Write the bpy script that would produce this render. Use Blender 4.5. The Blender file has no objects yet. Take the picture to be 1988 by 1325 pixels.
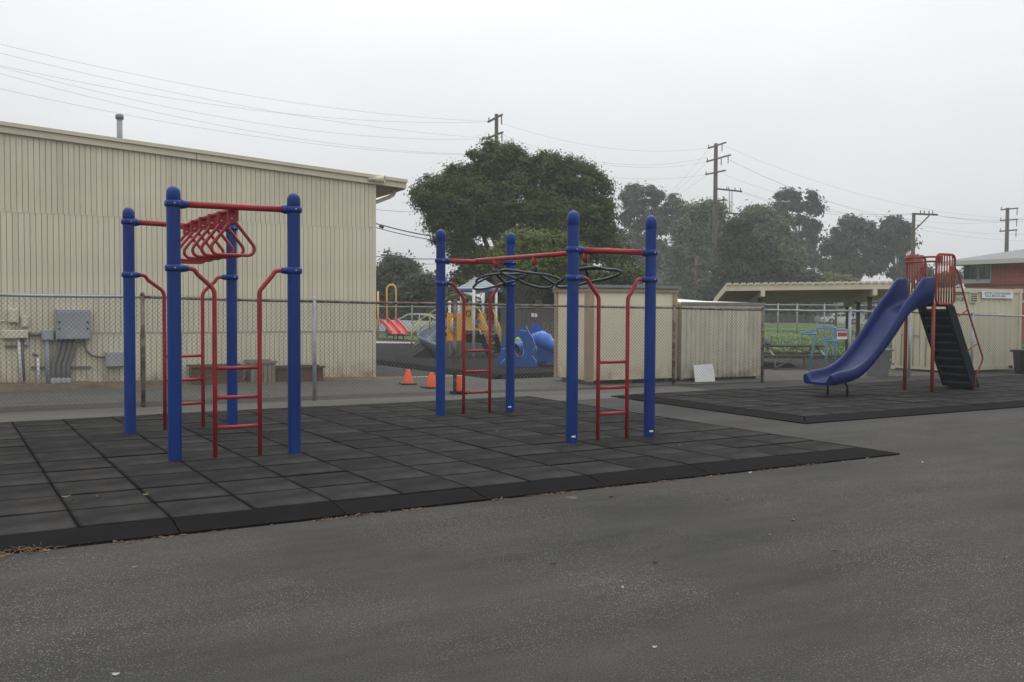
import bpy, bmesh, math, random
import numpy as np
from mathutils import Vector, Matrix
from mathutils.geometry import tessellate_polygon

# ------------------------------------------------------------------ camera, sky, sun, exposure
S = bpy.context.scene
FPX, EYE = 1880.0, 1.5                       # focal length in photo pixels, eye height in metres
PITCH, ROLL = math.atan((662.5 - 597.7) / FPX), math.radians(0.29)
RC = Matrix.Rotation(math.pi / 2 - PITCH, 3, 'X') @ Matrix.Rotation(ROLL, 3, 'Z')
cd = bpy.data.cameras.new('camera'); cam = bpy.data.objects.new('camera', cd)
S.collection.objects.link(cam); S.camera = cam
cd.sensor_width = 36; cd.lens = FPX / 1988 * 36; cd.clip_start = .05; cd.clip_end = 3000
cam.matrix_world = Matrix.Translation((0, 0, EYE)) @ RC.to_4x4()

W = bpy.data.worlds.new('World'); S.world = W; W.use_nodes = True
nt = W.node_tree; nt.nodes.clear()
sky = nt.nodes.new('ShaderNodeTexSky'); sky.sky_type = 'NISHITA'; sky.sun_disc = False
SUN_EL, SUN_AZ = math.radians(58), math.radians(8)
sky.sun_elevation = SUN_EL; sky.sun_rotation = SUN_AZ
sky.air_density = 1.0; sky.dust_density = 6.0; sky.ozone_density = 1.0
hs = nt.nodes.new('ShaderNodeHueSaturation'); hs.inputs['Saturation'].default_value = .12
mx = nt.nodes.new('ShaderNodeMix'); mx.data_type = 'RGBA'; mx.inputs[0].default_value = .85
# overcast cloud after the CIE standard overcast sky: (1 + 2 sin h) / 3, with faint cloud texture
tcw = nt.nodes.new('ShaderNodeTexCoord'); sz = nt.nodes.new('ShaderNodeSeparateXYZ'); nt.links.new(tcw.outputs['Generated'], sz.inputs[0])
cz = nt.nodes.new('ShaderNodeMapRange'); cz.inputs[3].default_value = 1 / 3; cz.inputs[4].default_value = 1.0; nt.links.new(sz.outputs[2], cz.inputs[0])
cmap = nt.nodes.new('ShaderNodeMapping'); cmap.inputs['Scale'].default_value = (1, 1, 2.2); nt.links.new(tcw.outputs['Generated'], cmap.inputs[0])
cn = nt.nodes.new('ShaderNodeTexNoise'); cn.inputs['Scale'].default_value = 2.2; cn.inputs['Detail'].default_value = 5; nt.links.new(cmap.outputs[0], cn.inputs['Vector'])
cr_ = nt.nodes.new('ShaderNodeMapRange'); cr_.inputs[1].default_value = .3; cr_.inputs[2].default_value = .7; cr_.inputs[3].default_value = .93; cr_.inputs[4].default_value = 1.07; nt.links.new(cn.outputs[0], cr_.inputs[0])
cm = nt.nodes.new('ShaderNodeMath'); cm.operation = 'MULTIPLY'; nt.links.new(cz.outputs[0], cm.inputs[0]); nt.links.new(cr_.outputs[0], cm.inputs[1])
cs = nt.nodes.new('ShaderNodeVectorMath'); cs.operation = 'SCALE'; cs.inputs[0].default_value = (20.0, 20.35, 20.8); nt.links.new(cm.outputs[0], cs.inputs['Scale'])
nt.links.new(cs.outputs[0], mx.inputs[7])
bg = nt.nodes.new('ShaderNodeBackground'); bg.inputs[1].default_value = .1
out = nt.nodes.new('ShaderNodeOutputWorld')
nt.links.new(sky.outputs[0], hs.inputs['Color']); nt.links.new(hs.outputs[0], mx.inputs[6])
nt.links.new(mx.outputs[2], bg.inputs[0]); nt.links.new(bg.outputs[0], out.inputs[0])

sl = bpy.data.lights.new('sun', 'SUN'); sl.energy = .5; sl.angle = math.radians(50); sl.color = (1, .97, .93)
so = bpy.data.objects.new('sun', sl); S.collection.objects.link(so)
sdir = Vector((math.sin(SUN_AZ) * math.cos(SUN_EL), math.cos(SUN_AZ) * math.cos(SUN_EL), math.sin(SUN_EL)))
so.rotation_euler = (-sdir).to_track_quat('-Z', 'Y').to_euler()
S.view_settings.view_transform = 'Standard'; S.view_settings.look = 'None'
S.view_settings.exposure = 0.0; S.view_settings.gamma = 1.0
S.cycles.use_denoising = True
S.cycles.max_bounces = 6; S.cycles.diffuse_bounces = 3; S.cycles.transparent_max_bounces = 8
S.cycles.volume_bounces = 1

# ------------------------------------------------------------------ helpers
rnd = random.Random(7)
C = S.collection
def ray(px, py): return RC @ Vector(((px - 994) / FPX, -(py - 662.5) / FPX, -1))
def G(px, py, z=0.0):
    d = ray(px, py); return Vector((0, 0, EYE)) + d * ((z - EYE) / d.z)
def D(px, py, Y):
    d = ray(px, py); return Vector((0, 0, EYE)) + d * (Y / d.y)
def ax(deg): a = math.radians(deg); return Vector((math.cos(a), math.sin(a), 0)), Vector((-math.sin(a), math.cos(a), 0))
UP = Vector((0, 0, 1))
class Plane:
    """an upright plane through p along the heading deg; n points to the near side"""
    def __init__(s, p, deg):
        s.p = Vector((p[0], p[1], 0)); s.u, s.v = ax(deg); s.n = -s.v
    def at(s, px, py):
        d = ray(px, py); t = (s.p - Vector((0, 0, EYE))).dot(s.n) / d.dot(s.n)
        q = Vector((0, 0, EYE)) + d * t; return (q - s.p).dot(s.u), q.z
    def pt(s, a, z, n=0): return s.p + s.u * a + s.n * n + UP * z
    def px(s, px, py, n=0): a, z = s.at(px, py); return s.pt(a, z, n)

class MB:
    def __init__(s): s.v = []; s.f = []; s.sm = []
    def add(s, vs, fs, smooth=False):
        o = len(s.v); s.v += [Vector(p) for p in vs]
        for f in fs: s.f.append([o + i for i in f]); s.sm.append(smooth)
        return s
    def hexa(s, p):      # 4 bottom, 4 top, counter-clockwise
        return s.add(p, [(3, 2, 1, 0), (4, 5, 6, 7), (0, 1, 5, 4), (1, 2, 6, 5), (2, 3, 7, 6), (3, 0, 4, 7)])
    def box(s, c, size, e=None):
        ex, ey, ez = e or (Vector((1, 0, 0)), Vector((0, 1, 0)), UP); c = Vector(c)
        a, b, h = ex * size[0] / 2, ey * size[1] / 2, ez * size[2] / 2
        return s.hexa([c - a - b - h, c + a - b - h, c + a + b - h, c - a + b - h, c - a - b + h, c + a - b + h, c + a + b + h, c - a + b + h])
    def bbox(s, c, size, e=None, bev=.01):     # box with its upper rim chamfered
        ex, ey, ez = e or (Vector((1, 0, 0)), Vector((0, 1, 0)), UP); c = Vector(c)
        a, b, h = ex * size[0] / 2, ey * size[1] / 2, ez * size[2] / 2
        q = lambda k, zz: [c - a * k[0] - b * k[1] + zz, c + a * k[0] - b * k[1] + zz, c + a * k[0] + b * k[1] + zz, c - a * k[0] + b * k[1] + zz]
        k2 = (1 - 2 * bev / size[0], 1 - 2 * bev / size[1])
        r = [q((1, 1), -h), q((1, 1), h - ez * bev), q(k2, h)]
        vs = sum(r, []); fs = [(3, 2, 1, 0), (8, 9, 10, 11)]
        for L in (0, 4):
            for i in range(4): fs.append((L + i, L + (i + 1) % 4, L + 4 + (i + 1) % 4, L + 4 + i))
        return s.add(vs, fs)
    def bar(s, a, b, w, h, up=UP):
        a, b = Vector(a), Vector(b); d = (b - a); L = d.length; d.normalize()
        y = up.cross(d)
        if y.length < 1e-4: y = Vector((1, 0, 0)).cross(d)
        y.normalize(); z = d.cross(y)
        return s.box((a + b) / 2, (L, w, h), (d, y, z))
    def tube(s, pts, r, n=8, closed=False, cap=True):
        P = [Vector(p) for p in pts]; m = len(P)
        rr = r if isinstance(r, (list, tuple)) else [r] * m
        vs = []; prev = None
        for i in range(m):
            if closed: t = P[(i + 1) % m] - P[i - 1]
            else: t = P[min(i + 1, m - 1)] - P[max(i - 1, 0)]
            t.normalize()
            if prev is None:
                x = t.cross(UP)
                if x.length < 1e-3: x = t.cross(Vector((1, 0, 0)))
            else: x = prev - t * prev.dot(t)
            x.normalize(); prev = x; y = t.cross(x)
            for k in range(n):
                a = 2 * math.pi * k / n; vs.append(P[i] + (x * math.cos(a) + y * math.sin(a)) * rr[i])
        fs = []
        for i in range(m if closed else m - 1):
            j = (i + 1) % m
            for k in range(n): fs.append((i * n + k, i * n + (k + 1) % n, j * n + (k + 1) % n, j * n + k))
        s.add(vs, fs, True)
        if cap and not closed:
            o = len(s.v) - len(vs)
            s.f.append([o + k for k in range(n)][::-1]); s.sm.append(False)
            s.f.append([o + (m - 1) * n + k for k in range(n)]); s.sm.append(False)
        return s
    def lathe(s, prof, c, n=16, axis=None):
        c = Vector(c); ez = Vector(axis).normalized() if axis is not None else UP
        ex = ez.cross(Vector((0, 1, 0))); 
        if ex.length < 1e-3: ex = ez.cross(Vector((1, 0, 0)))
        ex.normalize(); ey = ez.cross(ex)
        vs = []; fs = []
        for r, z in prof:
            for k in range(n):
                a = 2 * math.pi * k / n; vs.append(c + ez * z + (ex * math.cos(a) + ey * math.sin(a)) * max(r, 1e-4))
        for i in range(len(prof) - 1):
            for k in range(n): fs.append((i * n + k, i * n + (k + 1) % n, (i + 1) * n + (k + 1) % n, (i + 1) * n + k))
        return s.add(vs, fs, True)
    def plate(s, loops, off):
        """polygon (with holes) given as 3-D loops, thickened by the vector off"""
        loops = [[Vector(p) for p in L] for L in loops]; off = Vector(off)
        flat = sum(loops, []); m = len(flat); tri = tessellate_polygon(loops)
        s.add(flat + [p + off for p in flat], [tuple(t) for t in tri] + [tuple(i + m for i in reversed(t)) for t in tri])
        o = len(s.v) - 2 * m; b = o
        for L in loops:
            k = len(L)
            for i in range(k): s.f.append([b + i, b + (i + 1) % k, b + (i + 1) % k + m, b + i + m]); s.sm.append(False)
            b += k
        return s
    def loft(s, rings, closed=True, smooth=True, cap=False):
        n = len(rings[0]); vs = sum([list(r) for r in rings], []); fs = []
        for i in range(len(rings) - 1):
            for k in range(n if closed else n - 1): fs.append((i * n + k, i * n + (k + 1) % n, (i + 1) * n + (k + 1) % n, (i + 1) * n + k))
        s.add(vs, fs, smooth)
        if cap:
            o = len(s.v) - len(vs)
            s.f.append([o + k for k in range(n)][::-1]); s.sm.append(False)
            s.f.append([o + (len(rings) - 1) * n + k for k in range(n)]); s.sm.append(False)
        return s
    def mesh(s, name, mat, org=None, fix=True):
        o = Vector(org) if org is not None else Vector((0, 0, 0))
        me = bpy.data.meshes.new(name); me.from_pydata([tuple(p - o) for p in s.v], [], s.f)
        me.polygons.foreach_set('use_smooth', s.sm)
        if fix:
            b = bmesh.new(); b.from_mesh(me); bmesh.ops.recalc_face_normals(b, faces=b.faces); b.to_mesh(me); b.free()
        me.materials.append(mat); me.update(); return me

ORG = {}
def link(name, data, parent=None, loc=None):
    o = bpy.data.objects.new(name, data); C.objects.link(o)
    if parent is not None: o.parent = parent
    if loc is not None: o.location = loc
    return o
def thing(name, label, cat, loc, group=None):
    o = link(name, None, None, loc); o.empty_display_size = .1
    o['label'] = label; o['category'] = cat; ORG[o] = Vector(loc)
    if group: o['group'] = group
    return o
def part(name, mb, mat, parent, fix=True, stuff=False):
    L = ORG[parent]; o = link(name, mb.mesh(name, mat, L, fix), parent); ORG[o] = L
    if stuff: o['kind'] = 'stuff'
    return o
def solo(name, mb, mat, label, cat, org=(0, 0, 0), group=None):
    o = link(name, mb.mesh(name, mat, org), None, org); o['label'] = label; o['category'] = cat; ORG[o] = Vector(org)
    if group: o['group'] = group
    return o
def struct(name, mb, mat, kind='structure', parent=None):
    o = link(name, mb.mesh(name, mat), parent); o['kind'] = kind; ORG[o] = Vector((0, 0, 0)); return o
def npmesh(name, V, F, mat):
    """V (n,3) floats, F (m,k) ints"""
    me = bpy.data.meshes.new(name); k = F.shape[1]
    me.vertices.add(len(V)); me.vertices.foreach_set('co', V.astype(np.float32).ravel())
    me.loops.add(F.size); me.loops.foreach_set('vertex_index', F.astype(np.int32).ravel())
    me.polygons.add(len(F)); me.polygons.foreach_set('loop_start', np.arange(0, F.size, k, dtype=np.int32))
    me.polygons.foreach_set('loop_total', np.full(len(F), k, dtype=np.int32))
    me.update(calc_edges=True); me.materials.append(mat); return me
def copy_tree(o, off, parent=None):
    c = o.copy(); C.objects.link(c); c.parent = parent
    if parent is None: c.location = o.location + Vector(off)
    for ch in o.children: copy_tree(ch, off, c)
    return c

# ------------------------------------------------------------------ materials
def mat(name, col, rough=.7, var=.1, scale=4.0, metal=0.0, bump=0.0, bscale=60.0, spec=.5, col2=None, thr=.55, soft=.12, scale2=3.0, stretch=None, objvar=0.0, coat=0.0, edge=None, dirt=None):
    m = bpy.data.materials.new(name); m.use_nodes = True; t = m.node_tree; N = t.nodes; Lk = t.links
    p = N['Principled BSDF']; p.inputs['Roughness'].default_value = rough; p.inputs['Metallic'].default_value = metal
    p.inputs['Specular IOR Level'].default_value = spec; p.inputs['Coat Weight'].default_value = coat
    tc = N.new('ShaderNodeTexCoord'); src = tc.outputs['Object']
    if stretch:
        mp = N.new('ShaderNodeMapping'); mp.inputs['Scale'].default_value = stretch; Lk.new(src, mp.inputs[0]); src = mp.outputs[0]
    n1 = N.new('ShaderNodeTexNoise'); n1.inputs['Scale'].default_value = scale; n1.inputs['Detail'].default_value = 6; n1.inputs['Roughness'].default_value = .6
    Lk.new(src, n1.inputs['Vector'])
    r = N.new('ShaderNodeMapRange'); r.inputs[1].default_value = .3; r.inputs[2].default_value = .7
    r.inputs[3].default_value = 1 - var; r.inputs[4].default_value = 1 + var; Lk.new(n1.outputs[0], r.inputs[0])
    val = r.outputs[0]
    if objvar:
        oi = N.new('ShaderNodeObjectInfo'); r2 = N.new('ShaderNodeMapRange'); r2.inputs[3].default_value = 1 - objvar; r2.inputs[4].default_value = 1 + objvar
        Lk.new(oi.outputs['Random'], r2.inputs[0]); mm = N.new('ShaderNodeMath'); mm.operation = 'MULTIPLY'
        Lk.new(val, mm.inputs[0]); Lk.new(r2.outputs[0], mm.inputs[1]); val = mm.outputs[0]
    base = None
    if col2:
        n2 = N.new('ShaderNodeTexNoise'); n2.inputs['Scale'].default_value = scale2; n2.inputs['Detail'].default_value = 8; n2.inputs['Roughness'].default_value = .65
        Lk.new(src, n2.inputs['Vector'])
        r3 = N.new('ShaderNodeMapRange'); r3.inputs[1].default_value = thr - soft; r3.inputs[2].default_value = thr + soft; Lk.new(n2.outputs[0], r3.inputs[0])
        x = N.new('ShaderNodeMix'); x.data_type = 'RGBA'; Lk.new(r3.outputs[0], x.inputs[0])
        x.inputs[6].default_value = (*col, 1); x.inputs[7].default_value = (*col2, 1); base = x.outputs[2]
    h = N.new('ShaderNodeVectorMath'); h.operation = 'SCALE'
    if base: Lk.new(base, h.inputs[0])
    else: h.inputs[0].default_value = col
    Lk.new(val, h.inputs['Scale']); final = h.outputs[0]
    if edge:        # rim darkened to paint in the seams' shade; also unworn, the middle scuffed paler
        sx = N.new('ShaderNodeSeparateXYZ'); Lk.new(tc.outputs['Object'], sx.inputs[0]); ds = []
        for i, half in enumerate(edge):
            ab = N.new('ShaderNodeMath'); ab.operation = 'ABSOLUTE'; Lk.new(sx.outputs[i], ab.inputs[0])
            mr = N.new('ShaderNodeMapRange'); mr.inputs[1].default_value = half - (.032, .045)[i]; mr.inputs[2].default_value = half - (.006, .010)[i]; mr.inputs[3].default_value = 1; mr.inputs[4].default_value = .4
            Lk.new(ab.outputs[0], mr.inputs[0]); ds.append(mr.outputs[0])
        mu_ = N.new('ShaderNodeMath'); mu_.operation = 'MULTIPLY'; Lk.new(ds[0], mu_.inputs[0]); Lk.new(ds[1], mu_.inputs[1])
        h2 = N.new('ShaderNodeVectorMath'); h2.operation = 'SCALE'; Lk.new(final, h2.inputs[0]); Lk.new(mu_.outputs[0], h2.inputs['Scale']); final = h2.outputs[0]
    if dirt:        # mud splash on the foot of a wall and faint run-off streaks
        ge = N.new('ShaderNodeNewGeometry'); sp = N.new('ShaderNodeSeparateXYZ'); Lk.new(ge.outputs['Position'], sp.inputs[0])
        zr_ = N.new('ShaderNodeMapRange'); zr_.inputs[1].default_value = .05; zr_.inputs[2].default_value = .5; zr_.inputs[3].default_value = 1; zr_.inputs[4].default_value = 0; Lk.new(sp.outputs[2], zr_.inputs[0])
        nd = N.new('ShaderNodeTexNoise'); nd.inputs['Scale'].default_value = 5; nd.inputs['Detail'].default_value = 7; Lk.new(ge.outputs['Position'], nd.inputs['Vector'])
        nr_ = N.new('ShaderNodeMapRange'); nr_.inputs[1].default_value = .35; nr_.inputs[2].default_value = .75; Lk.new(nd.outputs[0], nr_.inputs[0])
        md = N.new('ShaderNodeMath'); md.operation = 'MULTIPLY'; Lk.new(zr_.outputs[0], md.inputs[0]); Lk.new(nr_.outputs[0], md.inputs[1])
        m2 = N.new('ShaderNodeMapping'); m2.inputs['Scale'].default_value = (9, 9, .35); Lk.new(ge.outputs['Position'], m2.inputs[0])
        ns = N.new('ShaderNodeTexNoise'); ns.inputs['Scale'].default_value = 1; ns.inputs['Detail'].default_value = 4; Lk.new(m2.outputs[0], ns.inputs['Vector'])
        ns2 = N.new('ShaderNodeMapRange'); ns2.inputs[1].default_value = .55; ns2.inputs[2].default_value = .8; ns2.inputs[4].default_value = .16; Lk.new(ns.outputs[0], ns2.inputs[0])
        ad = N.new('ShaderNodeMath'); ad.operation = 'MAXIMUM'; Lk.new(md.outputs[0], ad.inputs[0]); Lk.new(ns2.outputs[0], ad.inputs[1])
        xd = N.new('ShaderNodeMix'); xd.data_type = 'RGBA'; Lk.new(ad.outputs[0], xd.inputs[0]); Lk.new(final, xd.inputs[6]); xd.inputs[7].default_value = (*dirt, 1); final = xd.outputs[2]
    Lk.new(final, p.inputs['Base Color'])
    if bump:
        n3 = N.new('ShaderNodeTexNoise'); n3.inputs['Scale'].default_value = bscale; n3.inputs['Detail'].default_value = 4; Lk.new(tc.outputs['Object'], n3.inputs['Vector'])
        b = N.new('ShaderNodeBump'); b.inputs['Strength'].default_value = bump; b.inputs['Distance'].default_value = .02
        Lk.new(n3.outputs[0], b.inputs['Height']); Lk.new(b.outputs[0], p.inputs['Normal'])
    return m
def leafmat(name, col, col2, trans=.25):
    m = bpy.data.materials.new(name); m.use_nodes = True; t = m.node_tree; N = t.nodes; Lk = t.links
    p = N['Principled BSDF']; p.inputs['Roughness'].default_value = .55; p.inputs['Specular IOR Level'].default_value = .3
    g = N.new('ShaderNodeNewGeometry'); tc = N.new('ShaderNodeTexCoord')
    n1 = N.new('ShaderNodeTexNoise'); n1.inputs['Scale'].default_value = .9; n1.inputs['Detail'].default_value = 3; Lk.new(tc.outputs['Object'], n1.inputs['Vector'])
    a = N.new('ShaderNodeMath'); a.operation = 'MULTIPLY_ADD'; a.inputs[1].default_value = .5; Lk.new(g.outputs['Random Per Island'], a.inputs[0])
    r = N.new('ShaderNodeMapRange'); r.inputs[1].default_value = .35; r.inputs[2].default_value = .68; r.inputs[4].default_value = .6; Lk.new(n1.outputs[0], r.inputs[0])
    Lk.new(r.outputs[0], a.inputs[2])
    x = N.new('ShaderNodeMix'); x.data_type = 'RGBA'; x.inputs[6].default_value = (*col, 1); x.inputs[7].default_value = (*col2, 1); Lk.new(a.outputs[0], x.inputs[0])
    Lk.new(x.outputs[2], p.inputs['Base Color'])
    tr = N.new('ShaderNodeBsdfTranslucent'); Lk.new(x.outputs[2], tr.inputs[0])
    ms = N.new('ShaderNodeMixShader'); ms.inputs[0].default_value = trans; Lk.new(p.outputs[0], ms.inputs[1]); Lk.new(tr.outputs[0], ms.inputs[2])
    Lk.new(ms.outputs[0], N['Material Output'].inputs[0]); return m

def asphalt_mat(name, lo, hi, speck=.5, heading=31, tan=.5):
    m = bpy.data.materials.new(name); m.use_nodes = True; t = m.node_tree; N = t.nodes; Lk = t.links
    p = N['Principled BSDF']; p.inputs['Roughness'].default_value = .92; p.inputs['Specular IOR Level'].default_value = .1
    tc = N.new('ShaderNodeTexCoord')
    def noise(sc, det=4, vec=None, rough=.6):
        n = N.new('ShaderNodeTexNoise'); n.inputs['Scale'].default_value = sc; n.inputs['Detail'].default_value = det; n.inputs['Roughness'].default_value = rough
        Lk.new(vec or tc.outputs['Object'], n.inputs['Vector']); return n.outputs[0]
    def rng(v, a, b, c, d):
        r = N.new('ShaderNodeMapRange'); r.inputs[1].default_value = a; r.inputs[2].default_value = b; r.inputs[3].default_value = c; r.inputs[4].default_value = d
        Lk.new(v, r.inputs[0]); return r.outputs[0]
    def mul(a, b):
        k = N.new('ShaderNodeMath'); k.operation = 'MULTIPLY'; Lk.new(a, k.inputs[0])
        if isinstance(b, float): k.inputs[1].default_value = b
        else: Lk.new(b, k.inputs[1])
        return k.outputs[0]
    def mixc(f, a, b):
        x = N.new('ShaderNodeMix'); x.data_type = 'RGBA'; Lk.new(f, x.inputs[0])
        for i, c in ((6, a), (7, b)):
            if isinstance(c, tuple): x.inputs[i].default_value = (*c, 1)
            else: Lk.new(c, x.inputs[i])
        return x.outputs[2]
    mp = N.new('ShaderNodeMapping'); mp.inputs['Rotation'].default_value = (0, 0, math.radians(-heading)); Lk.new(tc.outputs['Object'], mp.inputs[0])
    mp2 = N.new('ShaderNodeMapping'); mp2.inputs['Scale'].default_value = (.28, 1.0, 1); Lk.new(mp.outputs[0], mp2.inputs[0])
    streak = noise(1.3, 10, mp2.outputs[0], .7); big = noise(.35, 5)
    c = mixc(rng(streak, .30, .70, 0, 1), lo, hi)
    c = mixc(mul(rng(big, .52, .72, 0, 1), tan), c, (hi[0] * 1.08, hi[1] * 1.0, hi[2] * .86))
    fine = noise(120, 3, None, .8)
    k = N.new('ShaderNodeVectorMath'); k.operation = 'SCALE'; Lk.new(c, k.inputs[0]); Lk.new(rng(fine, .32, .68, .42, 1.58), k.inputs['Scale'])
    # pale grains of the aggregate, denser where the binder has worn off
    vo = N.new('ShaderNodeTexVoronoi'); vo.inputs['Scale'].default_value = 115; Lk.new(tc.outputs['Object'], vo.inputs['Vector'])
    sep = N.new('ShaderNodeSeparateColor'); Lk.new(vo.outputs['Color'], sep.inputs[0])
    pick = rng(sep.outputs[0], .62, .98, 0, 1); near = rng(vo.outputs['Distance'], .25, .48, 1, 0)
    g = mul(mul(pick, near), mul(rng(noise(.55, 7), .42, .62, .04, 1), speck))
    Lk.new(mixc(g, k.outputs[0], (.34, .325, .30)), p.inputs['Base Color'])
    b = N.new('ShaderNodeBump'); b.inputs['Strength'].default_value = .5; b.inputs['Distance'].default_value = .006
    Lk.new(noise(150, 3), b.inputs['Height']); Lk.new(b.outputs[0], p.inputs['Normal']); return m

M = {}
M['asphalt'] = asphalt_mat('asphalt', (.035, .034, .0325), (.068, .0655, .0615), .85, tan=.35)
M['walk'] = asphalt_mat('worn_asphalt', (.075, .072, .067), (.12, .115, .106), .3, 28)
M['swale'] = asphalt_mat('pale_asphalt', (.085, .081, .074), (.135, .129, .118), .25, 28)
M['concrete'] = mat('concrete', (.36, .35, .32), .9, .15, 3, bump=.2)
M['dirt'] = mat('dirt', (.15, .105, .062), .95, .3, 5, bump=.6, bscale=25, col2=(.09, .065, .042))
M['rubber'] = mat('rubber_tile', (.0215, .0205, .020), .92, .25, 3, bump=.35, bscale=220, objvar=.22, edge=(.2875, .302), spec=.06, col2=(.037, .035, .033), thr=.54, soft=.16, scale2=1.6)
M['rubber_edge'] = mat('rubber_edge', (.0075, .0072, .0078), .9, .2, 4, bump=.3, bscale=200, objvar=.12, spec=.06)
M['rubber_far'] = None
M['blue'] = mat('blue_coating', (.0017, .026, .155), .4, .2, 2.5, bump=.04, bscale=90, spec=.3, stretch=(3, 3, .5), col2=(.005, .036, .185), scale2=1.2)
M['red'] = mat('red_coating', (.29, .017, .023), .38, .16, 5, spec=.35, col2=(.21, .020, .024), thr=.6)
M['black_vinyl'] = mat('black_coating', (.02, .02, .021), .3, .1, 6)
M['bolt'] = mat('bolt_steel', (.35, .34, .33), .4, .1, 8, metal=.8)
M['sticker'] = mat('white_sticker', (.75, .75, .74), .6, .03)
M['beige'] = mat('beige_paint', (.61, .565, .43), .75, .05, 1.2, bump=.06, bscale=30, objvar=.035, col2=(.53, .485, .365), thr=.64, soft=.2, scale2=.8, dirt=(.20, .145, .09))
M['fascia'] = mat('cream_fascia', (.56, .51, .385), .7, .06, 2)
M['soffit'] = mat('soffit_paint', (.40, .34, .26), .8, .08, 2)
M['greymetal'] = mat('grey_enamel', (.27, .29, .31), .5, .08, 3, col2=(.33, .35, .37), scale2=2)
M['conduit'] = mat('grey_conduit', (.15, .15, .15), .7, .2, 6)
M['cream_metal'] = mat('cream_metal', (.58, .54, .42), .65, .08, 4)
M['galv'] = mat('galvanised_steel', (.30, .31, .32), .55, .25, 9, metal=.35)
M['rust'] = mat('rusty_post', (.17, .15, .125), .85, .25, 8, col2=(.085, .05, .03), thr=.52, soft=.06, scale2=9)
M['wire'] = mat('fence_wire', (.13, .125, .11), .7, .3, 6, metal=.2)
M['wood_brown'] = mat('brown_wood', (.11, .062, .042), .85, .25, 6, stretch=(2, 8, 8))
M['wood_grey'] = mat('weathered_wood', (.20, .165, .13), .9, .3, 8, objvar=.2, stretch=(6, 6, 1))
M['orange_cone'] = mat('orange_cone', (.85, .10, .02), .5, .05, 5)
M['black'] = mat('black_plastic', (.012, .012, .014), .5, .15, 5)
M['shed_panel'] = mat('cream_shed_panel', (.68, .625, .47), .75, .05, 1.5, dirt=(.30, .23, .15))
M['shed_trim'] = mat('tan_trim', (.36, .265, .18), .75, .1, 3)
M['shed_metal'] = mat('weathered_cream_metal', (.60, .57, .46), .65, .12, 2.5, col2=(.38, .34, .27), thr=.6, soft=.14, scale2=2.2, stretch=(1, 1, .35), dirt=(.16, .12, .08))
M['flash'] = mat('roof_flashing', (.21, .215, .22), .55, .15, 3, metal=.3)
M['roof_pale'] = mat('pale_roof_sheet', (.66, .64, .55), .7, .08, 2)
M['white'] = mat('white_paint', (.74, .74, .72), .6, .06, 3)
M['peel'] = mat('peeling_white_paint', (.70, .70, .69), .7, .05, 3, col2=(.05, .045, .04), thr=.66, soft=.02, scale2=3.2)
M['slide_blue'] = mat('blue_slide_plastic', (.003, .0125, .085), .32, .18, 2, spec=.18, col2=(.008, .017, .098), thr=.62, soft=.15, scale2=1.6)
M['slide_red'] = mat('faded_red_steel', (.25, .036, .024), .55, .2, 7, spec=.3, col2=(.19, .05, .032))
M['ladder'] = mat('dark_ladder_coating', (.009, .013, .017), .7, .2, 5, spec=.15)
M['tread'] = mat('worn_tread', (.028, .032, .036), .75, .25, 6, spec=.15)
M['container'] = mat('cream_container_paint', (.58, .54, .40), .7, .1, 1.5, col2=(.44, .39, .28), thr=.63, soft=.16, scale2=1.6, stretch=(1, 1, .3))
M['ink'] = mat('dark_ink', (.02, .02, .025), .7, .02)
M['inkblue'] = mat('blue_ink', (.05, .07, .13), .7, .02)
M['signwhite'] = mat('white_sign', (.70, .73, .76), .5, .04)
M['signred'] = mat('red_sign', (.40, .05, .05), .5, .1)
M['grass'] = mat('grass', (.075, .135, .028), .95, .25, .9, bump=.9, bscale=30, col2=(.105, .16, .045), scale2=.35)
M['grey_roof'] = mat('grey_shingle', (.22, .22, .225), .9, .12, 2, stretch=(1, 1, 4))
M['house_grey'] = mat('pale_grey_siding', (.42, .42, .40), .85, .06, 1)
M['brown_roof'] = mat('brown_shingle', (.24, .165, .12), .9, .15, 2)
M['glass'] = mat('window_glass', (.03, .035, .04), .12, .2, 1.5, spec=.7)
M['pole'] = mat('creosote_pole', (.075, .055, .042), .9, .2, 4)
M['insul'] = mat('brown_insulator', (.05, .035, .03), .4, .1)
M['cable'] = mat('overhead_cable', (.05, .05, .052), .7, .1)
M['bark'] = mat('bark', (.085, .07, .055), .95, .3, 4, bump=.6, bscale=20)
M['bark_pale'] = mat('pale_bark', (.28, .25, .21), .9, .25, 3)
M['yellow'] = mat('yellow_coating', (.72, .46, .09), .45, .1, 5)
M['yellow_green'] = mat('lemon_coating', (.52, .50, .10), .5, .1, 5)
M['tan_yellow'] = mat('faded_yellow_coating', (.72, .45, .15), .5, .12, 5)
M['orange'] = mat('orange_plastic', (.86, .37, .02), .45, .12, 3)
M['tan_plastic'] = mat('tan_plastic', (.72, .55, .34), .55, .1, 3)
M['redplastic'] = mat('red_plastic', (.62, .045, .05), .4, .08, 3)
M['greyblue'] = mat('grey_blue_plastic', (.10, .125, .165), .35, .15, 2.5, col2=(.19, .23, .28), scale2=3)
M['sea'] = mat('sea_blue_plastic', (.008, .085, .36), .45, .12, 3)
M['sea_bright'] = mat('bright_blue_plastic', (.025, .15, .58), .3, .1, 2)  # brighter blue than the climber panels
M['lime'] = mat('lime_plastic', (.30, .42, .05), .5, .1)
M['white_post'] = mat('white_post_coating', (.62, .62, .60), .55, .08, 4)
M['roof_green'] = mat('grey_green_slat', (.24, .29, .31), .6, .1, 4)
M['roof_rim'] = mat('navy_rim', (.03, .075, .17), .5, .1)
M['brown_panel'] = mat('brown_plastic_panel', (.15, .085, .05), .7, .1)
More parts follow.
